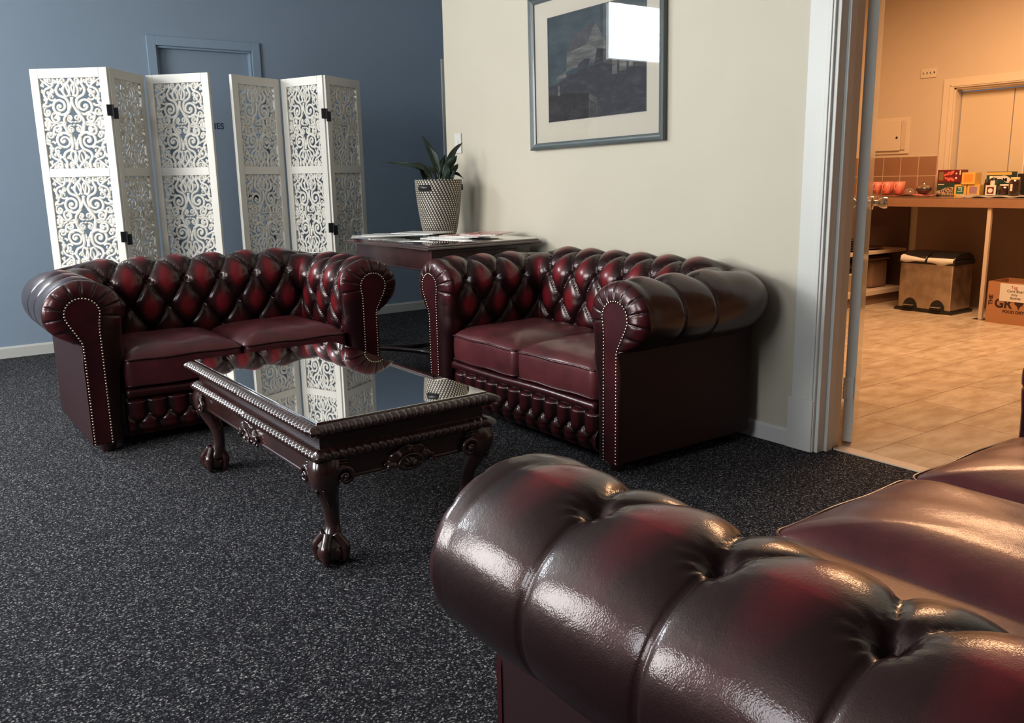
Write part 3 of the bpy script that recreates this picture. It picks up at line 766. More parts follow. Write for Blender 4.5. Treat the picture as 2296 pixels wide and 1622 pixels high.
m_.grid(G, True); m_.box(-shx+0.01, shx-0.01, -shy+0.01, shy-0.01, STZ-0.033, STZ-0.0065); m_.build('tabletop', M['mahogany_red'], st)
m_ = MB(); sa, sb = shx-0.025, shy-0.025
m_.box(-sa, sa, -sb, sb, STZ-0.137, STZ-0.033); m_.box(-sa-0.004, sa+0.004, -sb-0.004, sb+0.004, STZ-0.140, STZ-0.133)
m_.build('apron', M['mahogany_red'], st, bevel=0.002)
m_ = MB(); m_.box(-sa+0.085, sa-0.085, -sb-0.007, -sb, STZ-0.126, STZ-0.050); dr = m_.build('drawer', M['mahogany_red'], st, bevel=0.003)
for kx in (-0.11, 0.10):
    MB().lathe([(0, 0), (0.005, 0), (0.005, -0.010), (0.011, -0.014), (0.012, -0.019), (0.008, -0.024), (0, -0.025)], (kx, -sb-0.007, STZ-0.088), 16, 'y').build('knob', M['chrome'], dr, True)
for sx in (-1, 1):
    for sy in (-1, 1):
        m_ = MB(); prof = [(0.024, 0.64), (0.024, 0.60), (0.017, 0.585), (0.022, 0.57), (0.019, 0.50), (0.016, 0.36), (0.018, 0.20), (0.024, 0.17), (0.024, 0.12), (0.015, 0.09), (0.012, 0.02)]
        m_.box(-0.024, 0.024, -0.024, 0.024, 0.59, 0.64); m_.lathe(prof, (0, 0, 0), 20)
        lg = m_.build('leg', M['mahogany_red'], st, True); lg.location = (sx*(sa-0.024), sy*(sb-0.024), 0)
        MB().lathe([(0.0, 0), (0.013, 0), (0.013, 0.022), (0.011, 0.026), (0, 0.026)], (0, 0, 0), 16).build('ferrule', M['brass'], lg, True)
m_ = MB()
for sy in (-1, 1):
    pts = catmull([(-sa+0.02, sy*(sb-0.03), 0.14), (-0.12, sy*(sb-0.13), 0.14), (0.0, sy*(sb-0.18), 0.14), (0.12, sy*(sb-0.13), 0.14), (sa-0.02, sy*(sb-0.03), 0.14)], 8)
    m_.tube(pts, 0.013, 10, flat=1.0, nrm=(0, 0, 1))
for sx in (-1, 1):
    pts = catmull([(sx*(sa-0.02), -sb+0.03, 0.14), (sx*(sa-0.16), -0.18, 0.14), (sx*(sa-0.22), 0, 0.14), (sx*(sa-0.16), 0.18, 0.14), (sx*(sa-0.02), sb-0.03, 0.14)], 8)
    m_.tube(pts, 0.013, 10, nrm=(0, 0, 1))
m_.build('stretcher', M['mahogany_red'], st, True)

# ------------------------------------------------------------------ woven pot and plant
def weave():
    m = mat('black and cream diagonal weave', (0.5, 0.45, 0.36), 0.6); uv = N(m, 'ShaderNodeUVMap'); mp = N(m, 'ShaderNodeMapping'); L(m, uv.outputs[0], mp.inputs['Vector'])
    sp = N(m, 'ShaderNodeSeparateXYZ'); L(m, mp.outputs[0], sp.inputs[0])
    u = mth(m, 'MULTIPLY', sp.outputs[0], 44.0); v = mth(m, 'MULTIPLY', sp.outputs[1], 27.0)
    row = mth(m, 'FLOOR', v); fr_ = mth(m, 'FRACT', v)
    sh = mth(m, 'ADD', u, mth(m, 'MULTIPLY', row, 0.30)); fu = mth(m, 'FRACT', sh)
    a = mth(m, 'LESS_THAN', fu, 0.52); b = mth(m, 'GREATER_THAN', fr_, 0.30); k = mth(m, 'MULTIPLY', a, b)
    L(m, mixc(m, k, (0.012, 0.010, 0.012), (0.56, 0.49, 0.38)), bsdf(m).inputs['Base Color'])
    L(m, bump(m, k, 0.8, 0.003), bsdf(m).inputs['Normal']); return m
M['weave'] = weave()
PX, PY = 2.695, 4.43
pt = thing('potted_plant', 'dark green leafy plant in a woven black and cream basket', 'plant', (PX, PY, STZ+0.0005), math.radians(-20))
prof = [(0.0, 0.0), (0.090, 0.0), (0.098, 0.004), (0.110, 0.06), (0.122, 0.14), (0.131, 0.22), (0.136, 0.29), (0.1365, 0.312), (0.131, 0.312), (0.128, 0.285), (0.0, 0.285)]
seg = 96; n = len(prof); V_ = []; F_ = []; UVm = []
for i, (r, z) in enumerate(prof):
    for k in range(seg): V_.append((r*math.cos(2*PI*k/seg), r*math.sin(2*PI*k/seg), z))
for i in range(1, 8-1+1):
    for k in range(seg): F_.append((i*seg+k, i*seg+(k+1) % seg, (i+1)*seg+(k+1) % seg, (i+1)*seg+k)); UVm.append((i, k))
pb = mesh_obj('basket_wall', V_, F_, M['weave'], pt, True)
uvl = pb.data.uv_layers.new(name='UVMap'); zz = [p[1] for p in prof]
for fi, (i, k) in enumerate(UVm):
    li = pb.data.polygons[fi].loop_start
    for q, (a, b) in enumerate(((k, i), (k+1, i), (k+1, i+1), (k, i+1))): uvl.data[li+q].uv = (a/seg, zz[b]/0.315)
MB().lathe([(0, 0.001), (0.090, 0.0005), (0.0985, 0.006)], (0, 0, 0), 48).build('basket_base', M['black_plastic'], pt, True)
M['soil'] = mat('dark potting soil', (0.012, 0.009, 0.007), 0.9)
MB().lathe([(0.0, 0.287), (0.128, 0.285), (0.130, 0.27)], (0, 0, 0), 40).build('soil', M['soil'], pt, True)
for a in (math.radians(222), math.radians(12)):
    m_ = MB(); pts = [(0.138*math.cos(a+t)*(1+0.03*math.cos(t*9)), 0.138*math.sin(a+t)*(1+0.03*math.cos(t*9)), 0.268) for t in np.linspace(-0.30, 0.30, 13)]
    m_.tube(pts, 0.014, 8, flat=0.22, nrm=None, cap=True)
    m_ = MB(); G = np.zeros((13, 5, 3))
    for i, t in enumerate(np.linspace(-0.30, 0.30, 13)):
        r = 0.1385+0.010*math.cos(t/0.30*PI/2)
        for j, (dr_, dz) in enumerate(((0, 0.283), (0, 0.250), (0.003, 0.250), (0.003, 0.283), (0, 0.283))): G[i, j] = ((r+dr_)*math.cos(a+t), (r+dr_)*math.sin(a+t), dz)
    m_.grid(G).build('handle', M['black_plastic'], pt, True)
def leafmat():
    m = mat('dark green leaf', (0.012, 0.022, 0.014), 0.38, spec=0.4); v = coords(m, 'Object')
    L(m, mixc(m, noise(m, v, 25, 3), (0.008, 0.016, 0.011), (0.026, 0.042, 0.027)), bsdf(m).inputs['Base Color']); return m
M['leaf'] = leafmat(); M['stem'] = mat('pale green leaf stem', (0.10, 0.12, 0.075), 0.5)
PL_R = Matrix.Rotation(math.radians(20), 3, 'Z')
rv = np.array(_r2); uvv = np.array([0, 0, 1.0]); fw = np.array([math.sin(YAW), math.cos(YAW), 0])
def leaf(base, mid, tip, w, twist=0.0, wav=0.0, seed=0):
    """blade along a 3D arc, with a folded midrib"""
    P = catmull([base, mid, tip], 12); n = len(P); T = np.gradient(P, axis=0); T /= np.linalg.norm(T, axis=1)[:, None]
    G = np.zeros((n, 7, 3)); side0 = np.cross(T[0], [0, 0, 1.0]); side0 = side0 if np.linalg.norm(side0) > .2 else np.array([1.0, 0, 0])
    for i in range(n):
        t = i/(n-1); ww = 0.84*w*max(0.04, math.sin(PI*min(1, max(0, (t-0.12)/0.88))**0.8))**0.8 if t > 0.12 else w*0.06
        s = side0-T[i]*(side0@T[i]); s /= np.linalg.norm(s); up = np.cross(s, T[i])
        a = twist; s2 = s*math.cos(a)+up*math.sin(a); u2 = -s*math.sin(a)+up*math.cos(a)
        for j in range(7):
            q = (j-3)/3; G[i, j] = P[i]+s2*ww*q+u2*(abs(q)*ww*0.35+wav*ww*math.sin(9*t+seed+2*q)*abs(q))
    lf_ = MB().grid(G).build('leaf', M['leaf'], pt, True); lf_.rotation_euler = (0, 0, math.radians(20)); lf_.location = (0, 0, 0.286)
    MB().tube(P[:max(3, n//3)], np.linspace(0.0035, 0.002, max(3, n//3)), 6).build('leaf_stem', M['stem'], lf_, True)
def sp(a, b, c=0.0): return rv*a+uvv*b+fw*c     # sideways, up, away
leaf(sp(-0.01, 0), sp(-0.13, 0.10), sp(-0.335, 0.125), 0.016, 1.1, 0.5, 1)
leaf(sp(0.02, 0), sp(-0.025, 0.16), sp(-0.085, 0.275), 0.026, 1.3, 0.35, 2)
leaf(sp(0.03, 0), sp(0.085, 0.16), sp(0.145, 0.235, 0.03), 0.024, 1.0, 0.3, 3)
leaf(sp(-0.02, 0), sp(-0.08, 0.09), sp(-0.135, 0.115, -0.03), 0.024, 0.8, 0.2, 4)
leaf(sp(0.04, 0), sp(0.07, 0.10), sp(0.115, 0.160, -0.04), 0.030, 1.2, 0.2, 5)
leaf(sp(0.05, 0), sp(0.09, 0.07), sp(0.120, 0.115, -0.02), 0.026, 0.9, 0.2, 6)
leaf(sp(0.05, 0), sp(0.10, 0.055), sp(0.150, 0.030, 0), 0.018, 0.5, 0.2, 7)
leaf(sp(0.00, 0), sp(0.02, 0.09), sp(0.045, 0.170, 0.02), 0.024, 1.3, 0.2, 8)
leaf(sp(0.02, 0), sp(0.06, 0.11), sp(0.095, 0.185, 0.05), 0.024, 1.2, 0.2, 9)
leaf(sp(-0.04, 0), sp(-0.08, 0.05), sp(-0.10, 0.085, -0.05), 0.028, 1.0, 0.2, 10)
leaf(sp(-0.03, 0), sp(-0.07, 0.02), sp(-0.125, 0.008, -0.05), 0.020, 0.3, 0.2, 11)
leaf(sp(0.0, 0, -0.04), sp(-0.02, 0.06, -0.06), sp(-0.05, 0.10, -0.08), 0.028, 1.2, 0.2, 12)
leaf(sp(0.03, 0, -0.04), sp(0.05, 0.06, -0.06), sp(0.06, 0.11, -0.08), 0.030, 1.2, 0.2, 13)
leaf(sp(0.05, 0, -0.02), sp(0.075, 0.04, -0.05), sp(0.10, 0.075, -0.07), 0.026, 1.2, 0.2, 14)
leaf(sp(0.0, 0, 0.04), sp(0.0, 0.07, 0.06), sp(-0.02, 0.12, 0.07), 0.028, 1.2, 0.2, 15)

# ------------------------------------------------------------------ magazines on the side table
def cover(name, cols, scale=14, seed=0):
    m = mat(name, cols[0], 0.22, spec=0.6); v = coords(m, 'Object'); 
    n = noise(m, v, scale, 3, 0.6); k = len(cols)
    L(m, ramp(m, n, [(0.36+0.26*i/(k-1), c) for i, c in enumerate(cols)], 'CONSTANT'), bsdf(m).inputs['Base Color']); return m
M['cv_white'] = mat('white magazine cover', (0.74, 0.73, 0.70), 0.3)
M['cv_blue'] = cover('blue picture print', [(0.02, 0.02, 0.03), (0.03, 0.16, 0.30), (0.12, 0.30, 0.45), (0.03, 0.03, 0.04)], 30)
M['cv_red'] = cover('red magazine cover', [(0.62, 0.04, 0.05), (0.70, 0.30, 0.28), (0.78, 0.62, 0.56), (0.06, 0.02, 0.03), (0.66, 0.06, 0.07)], 16)
M['cv_black'] = cover('striped magazine cover', [(0.03, 0.03, 0.03), (0.60, 0.58, 0.54), (0.05, 0.05, 0.05)], 22)
def magazine(lbl, x, y, z, rz, m, w=0.21, d=0.28, pic=None, grp=None, th=0.004):
    o = thing('magazine', lbl, 'magazine', (x, y, z), rz, grp)
    MB().box(-w/2+0.001, w/2-0.001, -d/2+0.001, d/2-0.001, 0, th-0.0008).build('pages', M['paper'], o)
    MB().box(-w/2, w/2, -d/2, d/2, th-0.0008, th).build('cover', m, o)
    if pic: MB().box(-w/2+0.03, w/2-0.03, -d/2+0.08, d/2-0.07, th, th+0.0003).build('cover_picture', pic, o)
    return o
z0 = STZ+0.0006
gf = 'white magazines fanned on the left of the side table'
wl = ['white magazine leftmost of the fan on the side table', 'second white magazine from the left in the fan', 'middle white magazine of the fan, partly covered', 'white magazine with a dark blue picture, right of the fan', 'white magazine nearest the woven basket in the fan']
for i, (x, y, a) in enumerate(((2.325, 4.52, 62), (2.345, 4.47, 52), (2.37, 4.42, 42), (2.40, 4.33, 60), (2.43, 4.30, 25))):
    if i == 4: x, y = 2.50, 4.30
    magazine(wl[i], x, y, z0+0.0046*i, math.radians(a), M['cv_white'], pic=M['cv_blue'] if i == 3 else None, grp=gf)
gr = 'magazines fanned on the right of the side table'
rl = ['black striped magazine, lowest and leftmost of the right hand fan', 'striped magazine second from the left in the right hand fan', 'red covered magazine lowest of the three red ones', 'red covered magazine second from the right end of the fan', 'red magazine lying topmost at the right end of the side table']
for i, (x, y, a) in enumerate(((2.56, 4.10, 40), (2.59, 4.06, 28), (2.63, 4.00, 15), (2.67, 3.96, -30), (2.70, 3.94, -58))):
    magazine(rl[i], x, y, z0+0.0046*i, math.radians(a), M['cv_black'] if i < 2 else M['cv_red'], grp=gr)

# ------------------------------------------------------------------ carved folding screens
def fret_mesh():
    """scroll carving for one opening, unit box |x|<=0.15, |z|<=0.25"""
    mb = MB()
    def st_(pts, w0, w1=None, n=7, dep=0.5):
        P = catmull(pts, n); k = len(P); t = np.linspace(0, 1, k); w1_ = w0 if w1 is None else w1
        r = w0+(w1_-w0)*t
        for sx in (-1, 1):
            for sz in SZ:
                Q = np.c_[P[:, 0]*sx, 0.004*np.sin(t*PI*2+sz), P[:, 1]*sz]
                mb.tube(Q, r*1.38, 7, flat=0.62, nrm=(0, 1, 0))
    def spiral(cx, cz, r, a0, turns, w0, w1, dirn=1):
        pts = []
        for q in np.linspace(0, 1, 22):
            a = a0+dirn*q*turns*2*PI; rr = r*(1-q)**0.85+0.003; pts.append((cx+rr*math.cos(a), cz+rr*1.12*math.sin(a)))
        st_(pts, w0, w1, 2)
    def bud(x, z, s=1.0, a=0.0):
        for sx in (-1, 1):
            for sz in SZ:
                for k in range(3):
                    t = a+k*2*PI/3+0.5; mb.sphere((sx*(x+0.009*s*math.cos(t)), 0.001, sz*(z+0.011*s*math.sin(t))), 0.0105*s, 8, 6, (1, 0.6, 1.15))
    SZ = (-1, 1)
    # long crossing strands forming the central pointed oval and running out to the edges
    st_([(0.047, 0.0), (0.040, 0.045), (0.012, 0.085), (0.001, 0.125), (0.004, 0.145)], 0.0060, 0.0055)
    st_([(0.004, 0.100), (0.016, 0.070), (0.045, 0.03), (0.049, 0.0)], 0.004, 0.006)
    st_([(0.024, 0.060), (0.020, 0.110), (0.030, 0.140), (0.062, 0.160), (0.070, 0.190), (0.058, 0.215), (0.060, 0.250)], 0.0068, 0.0055)
    # big volutes
    spiral(0.060, 0.096, 0.041, -2.6, 1.75, 0.0068, 0.0045, 1)
    mb_s = 0.010
    for sx in (-1, 1):
        for sz in SZ: mb.sphere((sx*0.060, 0.002, sz*0.096), mb_s, 10, 7, (1, 0.8, 1.1))
    # pointed loops at the ends
    st_([(0.001, 0.250), (0.014, 0.225), (0.034, 0.200), (0.036, 0.170), (0.022, 0.150), (0.010, 0.165)], 0.0058, 0.0045)
    st_([(0.006, 0.150), (0.014, 0.175), (0.020, 0.205), (0.012, 0.215), (0.005, 0.195), (0.010, 0.160)], 0.0050, 0.004)
    # outer vines
    st_([(0.150, 0.105), (0.128, 0.120), (0.134, 0.165), (0.122, 0.190), (0.092, 0.205), (0.083, 0.225), (0.084, 0.250)], 0.0056, 0.005)
    st_([(0.070, 0.190), (0.085, 0.185), (0.100, 0.205), (0.122, 0.225), (0.150, 0.250)], 0.0050, 0.004)
    st_([(0.102, 0.110), (0.118, 0.098), (0.140, 0.100), (0.149, 0.085)], 0.0055, 0.0045)
    spiral(0.126, 0.066, 0.022, 1.6, 1.3, 0.0052, 0.004, -1)
    spiral(0.084, 0.033, 0.026, 2.4, 1.4, 0.0056, 0.004, -1)
    st_([(0.049, 0.0), (0.066, 0.008), (0.090, 0.006), (0.104, 0.028), (0.106, 0.050), (0.096, 0.062)], 0.0058, 0.0048)
    st_([(0.150, 0.030), (0.128, 0.030), (0.112, 0.010), (0.092, 0.002)], 0.0050, 0.004)
    spiral(0.098, 0.150, 0.017, 3.6, 1.1, 0.005, 0.004, 1)
    spiral(0.100, 0.238, 0.013, 3.6, 1.1, 0.0045, 0.0035, 1)
    spiral(0.033, 0.236, 0.014, 3.4, 1.2, 0.0048, 0.0036, 1)
    # heart scrolls in the centre
    spiral(0.018, 0.030, 0.015, -1.6, 1.2, 0.0045, 0.0035, 1)
    st_([(0.0, 0.006), (0.008, 0.010), (0.020, 0.006)], 0.0045, 0.003)
    bud(0.018, 0.030, 0.7)
    for (x, z, s) in ((0.106, 0.166, 0.95), (0.092, 0.182, 0.7), (0.132, 0.012, 1.15), (0.130, 0.060, 0.8), (0.116, 0.236, 0.9), (0.138, 0.215, 0.7), (0.086, 0.036, 0.8), (0.046, 0.188, 0.7), (0.042, 0.226, 0.75), (0.128, 0.140, 0.8), (0.144, 0.180, 0.6), (0.070, 0.232, 0.6), (0.010, 0.236, 0.0), (0.136, 0.098, 0.6)):
        if s > 0: bud(x, z, s, x*40)
    return mb
FRET = fret_mesh().build('fretwork', M['white_wood'], None, True); FRET_ME = FRET.data; bpy.data.objects.remove(FRET)
SCR_H = 1.74
def screen(lbl, pts, wrap):
    x0, y0 = pts[0]; root = thing('folding_screen', lbl, 'folding screen', (x0, y0, 0))
    for i in range(3):
        a = Vector(pts[2*i]); b = Vector(pts[2*i+1]); w = (b-a).length; rz = math.atan2(b.y-a.y, b.x-a.x)
        pn = MB(); T = 0.022; sw = 0.046
        pn.box(0, sw, 0, T, 0.0, SCR_H); pn.box(w-sw, w, 0, T, 0.0, SCR_H)
        zt = [(SCR_H-0.052, SCR_H), (1.150, 1.198), (0.604, 0.652), (0.06, 0.11)]
        for q0, q1 in zt: pn.box(sw, w-sw, 0, T, q0, q1)
        p = pn.build('panel_frame', M['white_wood'], root, bevel=0.0025); p.location = (a.x-x0, a.y-y0, 0); p.rotation_euler = (0, 0, rz)
        for k in range(3):
            zh, zl = zt[k][0], zt[k+1][1]; f = bpy.data.objects.new('fretwork', FRET_ME); COL.objects.link(f); f.parent = p
            f.location = (w/2, T/2, (zh+zl)/2); f.scale = ((w-2*sw)/0.300, 1.0, (zh-zl)/0.500)
    for z in (1.50, 0.80):
        a = Vector(pts[wrap]); b = Vector(pts[wrap+1]); c = (a+b)/2
        h = MB(); h.box(-0.028, 0.004, -0.008, 0.004, z-0.020, z+0.040); h.box(0.004, 0.030, -0.008, 0.004, z-0.036, z+0.024)
        h.tube([(0.004, -0.008, z-0.036), (0.004, -0.008, z+0.04)], 0.005, 8)
        o = h.build('hinge', M['black_metal'], root); o.location = (c.x-x0, c.y-y0-0.004, 0)
    return root
k = 0.64/0.60
def sc(p): return (p[0]*k, p[1]*k)
screen('white carved three panel folding screen on the left, behind the sofa', [sc(p) for p in ((0.767, 5.304), (1.086, 5.037), (1.103, 5.048), (1.340, 5.331), (1.349, 5.327), (1.606, 5.036))], 1)
screen('white carved three panel folding screen on the right, nearer the plant', [sc(p) for p in ((1.745, 5.059), (2.077, 5.197), (2.084, 5.191), (2.209, 4.876), (2.226, 4.869), (2.542, 5.064))], 3)

# ------------------------------------------------------------------ framed picture
fr_ = thing('framed_picture', 'large grey framed print of a dark barn on the cream wall', 'picture', (XC-0.001, 3.3255, 1.245))
fr_.rotation_euler = (math.radians(-0.7), 0, 0)
# local: x out of wall (negative into the room), y along wall, z up
FW, FH, fb = 0.975, 0.765, 0.035
def frame_prof(): return [(0, 0), (-0.026, 0), (-0.030, 0.006), (-0.022, 0.018), (-0.020, 0.026), (-0.016, 0.035), (0, 0.035)]
m_ = MB(); cs = [(-FW/2, 0), (FW/2, 0), (FW/2, FH), (-FW/2, FH)]
G = np.zeros((4, 7, 3))
for i, (y, z) in enumerate(cs):
    sy = 1 if y < 0 else -1; sz = 1 if z == 0 else -1
    for j, (px, q) in enumerate(frame_prof()): G[i, j] = (px, y+sy*q, z+sz*q)
m_.grid(G, True, True).build('frame', M['frame_grey'], fr_)
MB().box(-0.008, -0.001, -FW/2+0.01, FW/2-0.01, 0.01, FH-0.01).build('mount_board', M['mat_board'], fr_)
# print: left edge is further along +y
def print_mats():
    def nz(name, cols, scx, s=1.0):
        m = mat(name, cols[0], 0.75); v = coords(m, 'Object', scx); n = noise(m, v, 6*s, 6, 0.65)
        L(m, ramp(m, n, [(0.30+0.4*i/(len(cols)-1), c) for i, c in enumerate(cols)]), bsdf(m).inputs['Base Color']); return m
    return dict(sky=nz('painted stormy sky', [(0.010, 0.016, 0.022), (0.028, 0.042, 0.050), (0.060, 0.080, 0.085)], (1, 0.8, 1.5), 0.7),
                wall=nz('painted pale boards', [(0.035, 0.035, 0.036), (0.085, 0.083, 0.078), (0.18, 0.17, 0.15)], (1, 1.0, 6)),
                roof=nz('painted dark roof', [(0.030, 0.027, 0.032), (0.075, 0.068, 0.07)], (1, 3, 3)),
                dark=nz('painted dark ground', [(0.005, 0.005, 0.007), (0.014, 0.012, 0.016), (0.040, 0.036, 0.040)], (1, 2, 5)))
PM = print_mats()
plist = [PM['sky'], PM['wall'], PM['roof'], PM['dark']]
m_ = MB(); PW, PH, pz0 = 0.706, 0.506, 0.140
def PR(u, v, lay): return (-0.0085-0.00015*lay, PW/2-0.011-u*PW, pz0+v*PH)     # u 0 left .. 1 right as seen
m_.cur = 0; m_.poly([PR(0, 0, 0), PR(1, 0, 0), PR(1, 1, 0), PR(0, 1, 0)])
m_.cur = 3; m_.poly([PR(0, 0, 1), PR(1, 0, 1), PR(1, .46, 1), PR(.86, .45, 1), PR(.70, .50, 1), PR(.45, .47, 1), PR(.36, .43, 1), PR(.22, .42, 1), PR(.12, .36, 1), PR(0, .34, 1)])
m_.cur = 1; m_.poly([PR(.20, .46, 2), PR(.42, .50, 2), PR(.42, .68, 2), PR(.21, .64, 2)])
m_.cur = 1; m_.poly([PR(.42, .50, 2), PR(.62, .50, 2), PR(.62, .66, 2), PR(.515, .86, 2), PR(.42, .68, 2)])
m_.cur = 2; m_.poly([PR(.20, .63, 3), PR(.42, .675, 3), PR(.515, .87, 3), PR(.43, .84, 3), PR(.29, .78, 3)])
m_.cur = 3; m_.poly([PR(.50, .48, 3), PR(.62, .50, 3), PR(.62, .60, 3), PR(.53, .62, 3)])
m_.cur = 3; m_.poly([PR(.32, .42, 4), PR(.42, .44, 4), PR(.46, .54, 4), PR(.40, .55, 4), PR(.33, .50, 4)])
m_.cur = 1; m_.poly([PR(.09, .38, 2), PR(.20, .41, 2), PR(.20, .47, 2), PR(.09, .42, 2)])
for a, b, c, d in ((.68, .36, .73, .60), (.75, .38, .82, .62), (.84, .40, .88, .58)): m_.cur = 1; m_.poly([PR(a, b, 4), PR(c, b, 4), PR(c-.005, d, 4), PR(a+.004, d, 4)])
m_.cur = 2; m_.poly([PR(.64, .58, 3), PR(.90, .60, 3), PR(.86, .68, 3), PR(.66, .66, 3)])
m_.cur = 1; m_.poly([PR(.10, .24, 4), PR(.13, .24, 4), PR(.125, .33, 4), PR(.105, .34, 4)])
pr_ = mesh_obj('print', m_.v, m_.f, plist, fr_); pr_.data.polygons.foreach_set('material_index', m_.mi)
MB().box(-0.0100, -0.0094, -PW/2-0.014, PW/2-0.008, pz0-0.004, pz0).box(-0.0100, -0.0094, PW/2-0.011, PW/2-0.008, pz0-0.004, pz0+PH+0.003).box(-0.0100, -0.0094, -PW/2-0.014, -PW/2-0.011, pz0-0.004, pz0+PH+0.003).box(-0.0100, -0.0094, -PW/2-0.014, PW/2-0.008, pz0+PH, pz0+PH+0.003).build('mount_edge', M['black_plastic'], fr_)
MB().poly([(-0.0135, FW/2-0.012, 0.012), (-0.0135, -FW/2+0.012, 0.012), (-0.0135, -FW/2+0.012, FH-0.012), (-0.0135, FW/2-0.012, FH-0.012)]).build('glass', M['pane'], fr_)

# light switch
sw = thing('light_switch', 'cream light switch plate on the cream wall behind the plant', 'light switch', (XC, 4.562, 1.25))
MB().box(-0.009, 0, -0.036, 0.036, 0, 0.117).build('plate', M['trim_cream'], sw, bevel=0.003)
MB().box(-0.013, -0.009, -0.008, 0.008, 0.05, 0.075).build('rocker', M['white_plastic'], sw, bevel=0.001)
# ------------------------------------------------------------------ kitchen
CZ = 0.889
ctp = thing('kitchen_counter', 'long brown kitchen counter with glossy top below the servery hatch', 'counter', (6.55, -0.9, 0))
MB().box(0, 0.598, 0, 4.95, CZ-0.070, CZ-0.006).build('counter_front', M['counter'], ctp, bevel=0.003)
MB().box(0, 0.598, 0, 4.95, CZ-0.006, CZ).build('worktop', M['counter_top'], ctp, bevel=0.002)
rc_ = thing('shelf_cabinet', 'open shelf cabinet under the counter left of the pedal bin', 'cabinet', (4.7, 4.06, 0))
w_ = 7.13-4.7
MB().box(0, 1.84, 0, 0.43, CZ-0.070, CZ-0.006).build('counter_front', M['counter'], rc_)
MB().box(0, 1.84, 0, 0.43, CZ-0.006, CZ).build('worktop', M['counter_top'], rc_)
MB().box(0, w_, 0.42, 0.43, 0.0, CZ-0.075).build('back_panel', M['cab_brown'], rc_)
MB().box(w_-0.018, w_, 0, 0.42, 0.0, CZ-0.075).build('side_panel', M['cab_dark'], rc_)
MB().box(0, w_-0.02, 0.03, 0.42, 0.0, 0.085).build('kickboard', M['cab_brown'], rc_)
for za, zb in ((0.085, 0.125), (0.425, 0.450)):
    MB().box(0, w_-0.02, 0, 0.42, za, zb).build('shelf', M['cab_pale'], rc_, bevel=0.002)
po = thing('counter_post', 'slim pale post holding up the counter beside the pedal bin', 'post', (6.575, 3.135, 0))
MB().box(-0.014, 0.014, -0.014, 0.014, 0.004, CZ-0.0705).build('post', M['cab_pale'], po, bevel=0.002)
MB().box(-0.045, 0.030, -0.045, 0.045, 0.001, 0.004).build('foot_plate', M['chrome'], po)

# servery hatch
struct(MB().box(XK-0.018, XK, SVY1, SVY1+0.085, CZ, SVZ+0.075).box(XK-0.018, XK, SVY0, SVY1, SVZ, SVZ+0.075).box(XK-0.024, XK-0.018, SVY1+0.010, SVY1+0.030, CZ, SVZ+0.02).box(XK-0.024, XK-0.018, SVY0, SVY1+0.03, SVZ+0.01, SVZ+0.03).build('trim_4', M['kit_trim'], bevel=0.004))
struct(MB().box(XK, XK+0.12, SVY1-0.012, SVY1, 0.885, SVZ).box(XK, XK+0.12, SVY0, SVY1, SVZ-0.012, SVZ).box(XK, XK+0.12, SVY0, SVY1, 0.870, 0.887).build('trim_5', M['kit_trim']))
M['shutter'] = wall_mat('cream hatch shutter', (0.64, 0.53, 0.36), 0.02, 0.4)
sh = thing('hatch_shutter', 'cream folding shutter closing the servery hatch, left leaf', 'shutter', (XK+0.085, 3.35, CZ), 0)
MB().box(0, 0.02, 0.003, 0.405, 0.003, SVZ-CZ-0.030).build('shutter_leaf', M['shutter'], sh, bevel=0.003)
sh2 = thing('hatch_shutter', 'cream folding shutter in the servery hatch with a grey notice', 'shutter', (XK+0.085, 3.35, CZ), 0)
MB().box(0, 0.02, -0.62, -0.003, 0.003, SVZ-CZ-0.030).build('shutter_leaf', M['shutter'], sh2, bevel=0.003)
MB().box(0, 0.02, -1.9, -0.64, 0.003, SVZ-CZ-0.030).build('shutter_leaf', M['shutter'], sh2, bevel=0.003)
tr = MB().box(XK+0.05, XK+0.11, SVY0, SVY1-0.012, SVZ-0.026, SVZ-0.012).build('hatch_track', M['chrome']); tag(tr, 'metal sliding track at the top of the servery hatch', 'track')
M['grey_print'] = mat('grey printed notice', (0.34, 0.32, 0.31), 0.5)
nt_ = thing('notice', 'grey printed notice stuck on the hatch shutter', 'notice', (XK+0.082, 3.02, CZ+0.001))
MB().box(0, 0.002, -0.30, 0.22, 0.0, 0.395).build('sheet', M['paper'], nt_)
MB().box(-0.0006, 0, -0.29, 0.21, 0.01, 0.385).build('print', M['grey_print'], nt_)
pts = [(-0.001, 0.21, 0.26), (-0.001, 0.12, 0.285), (-0.001, 0.02, 0.32), (-0.001, -0.1, 0.33), (-0.001, -0.29, 0.30)]
MB().tube(catmull(pts, 6), 0.003, 6).build('print_line', M['black_metal'], nt_)

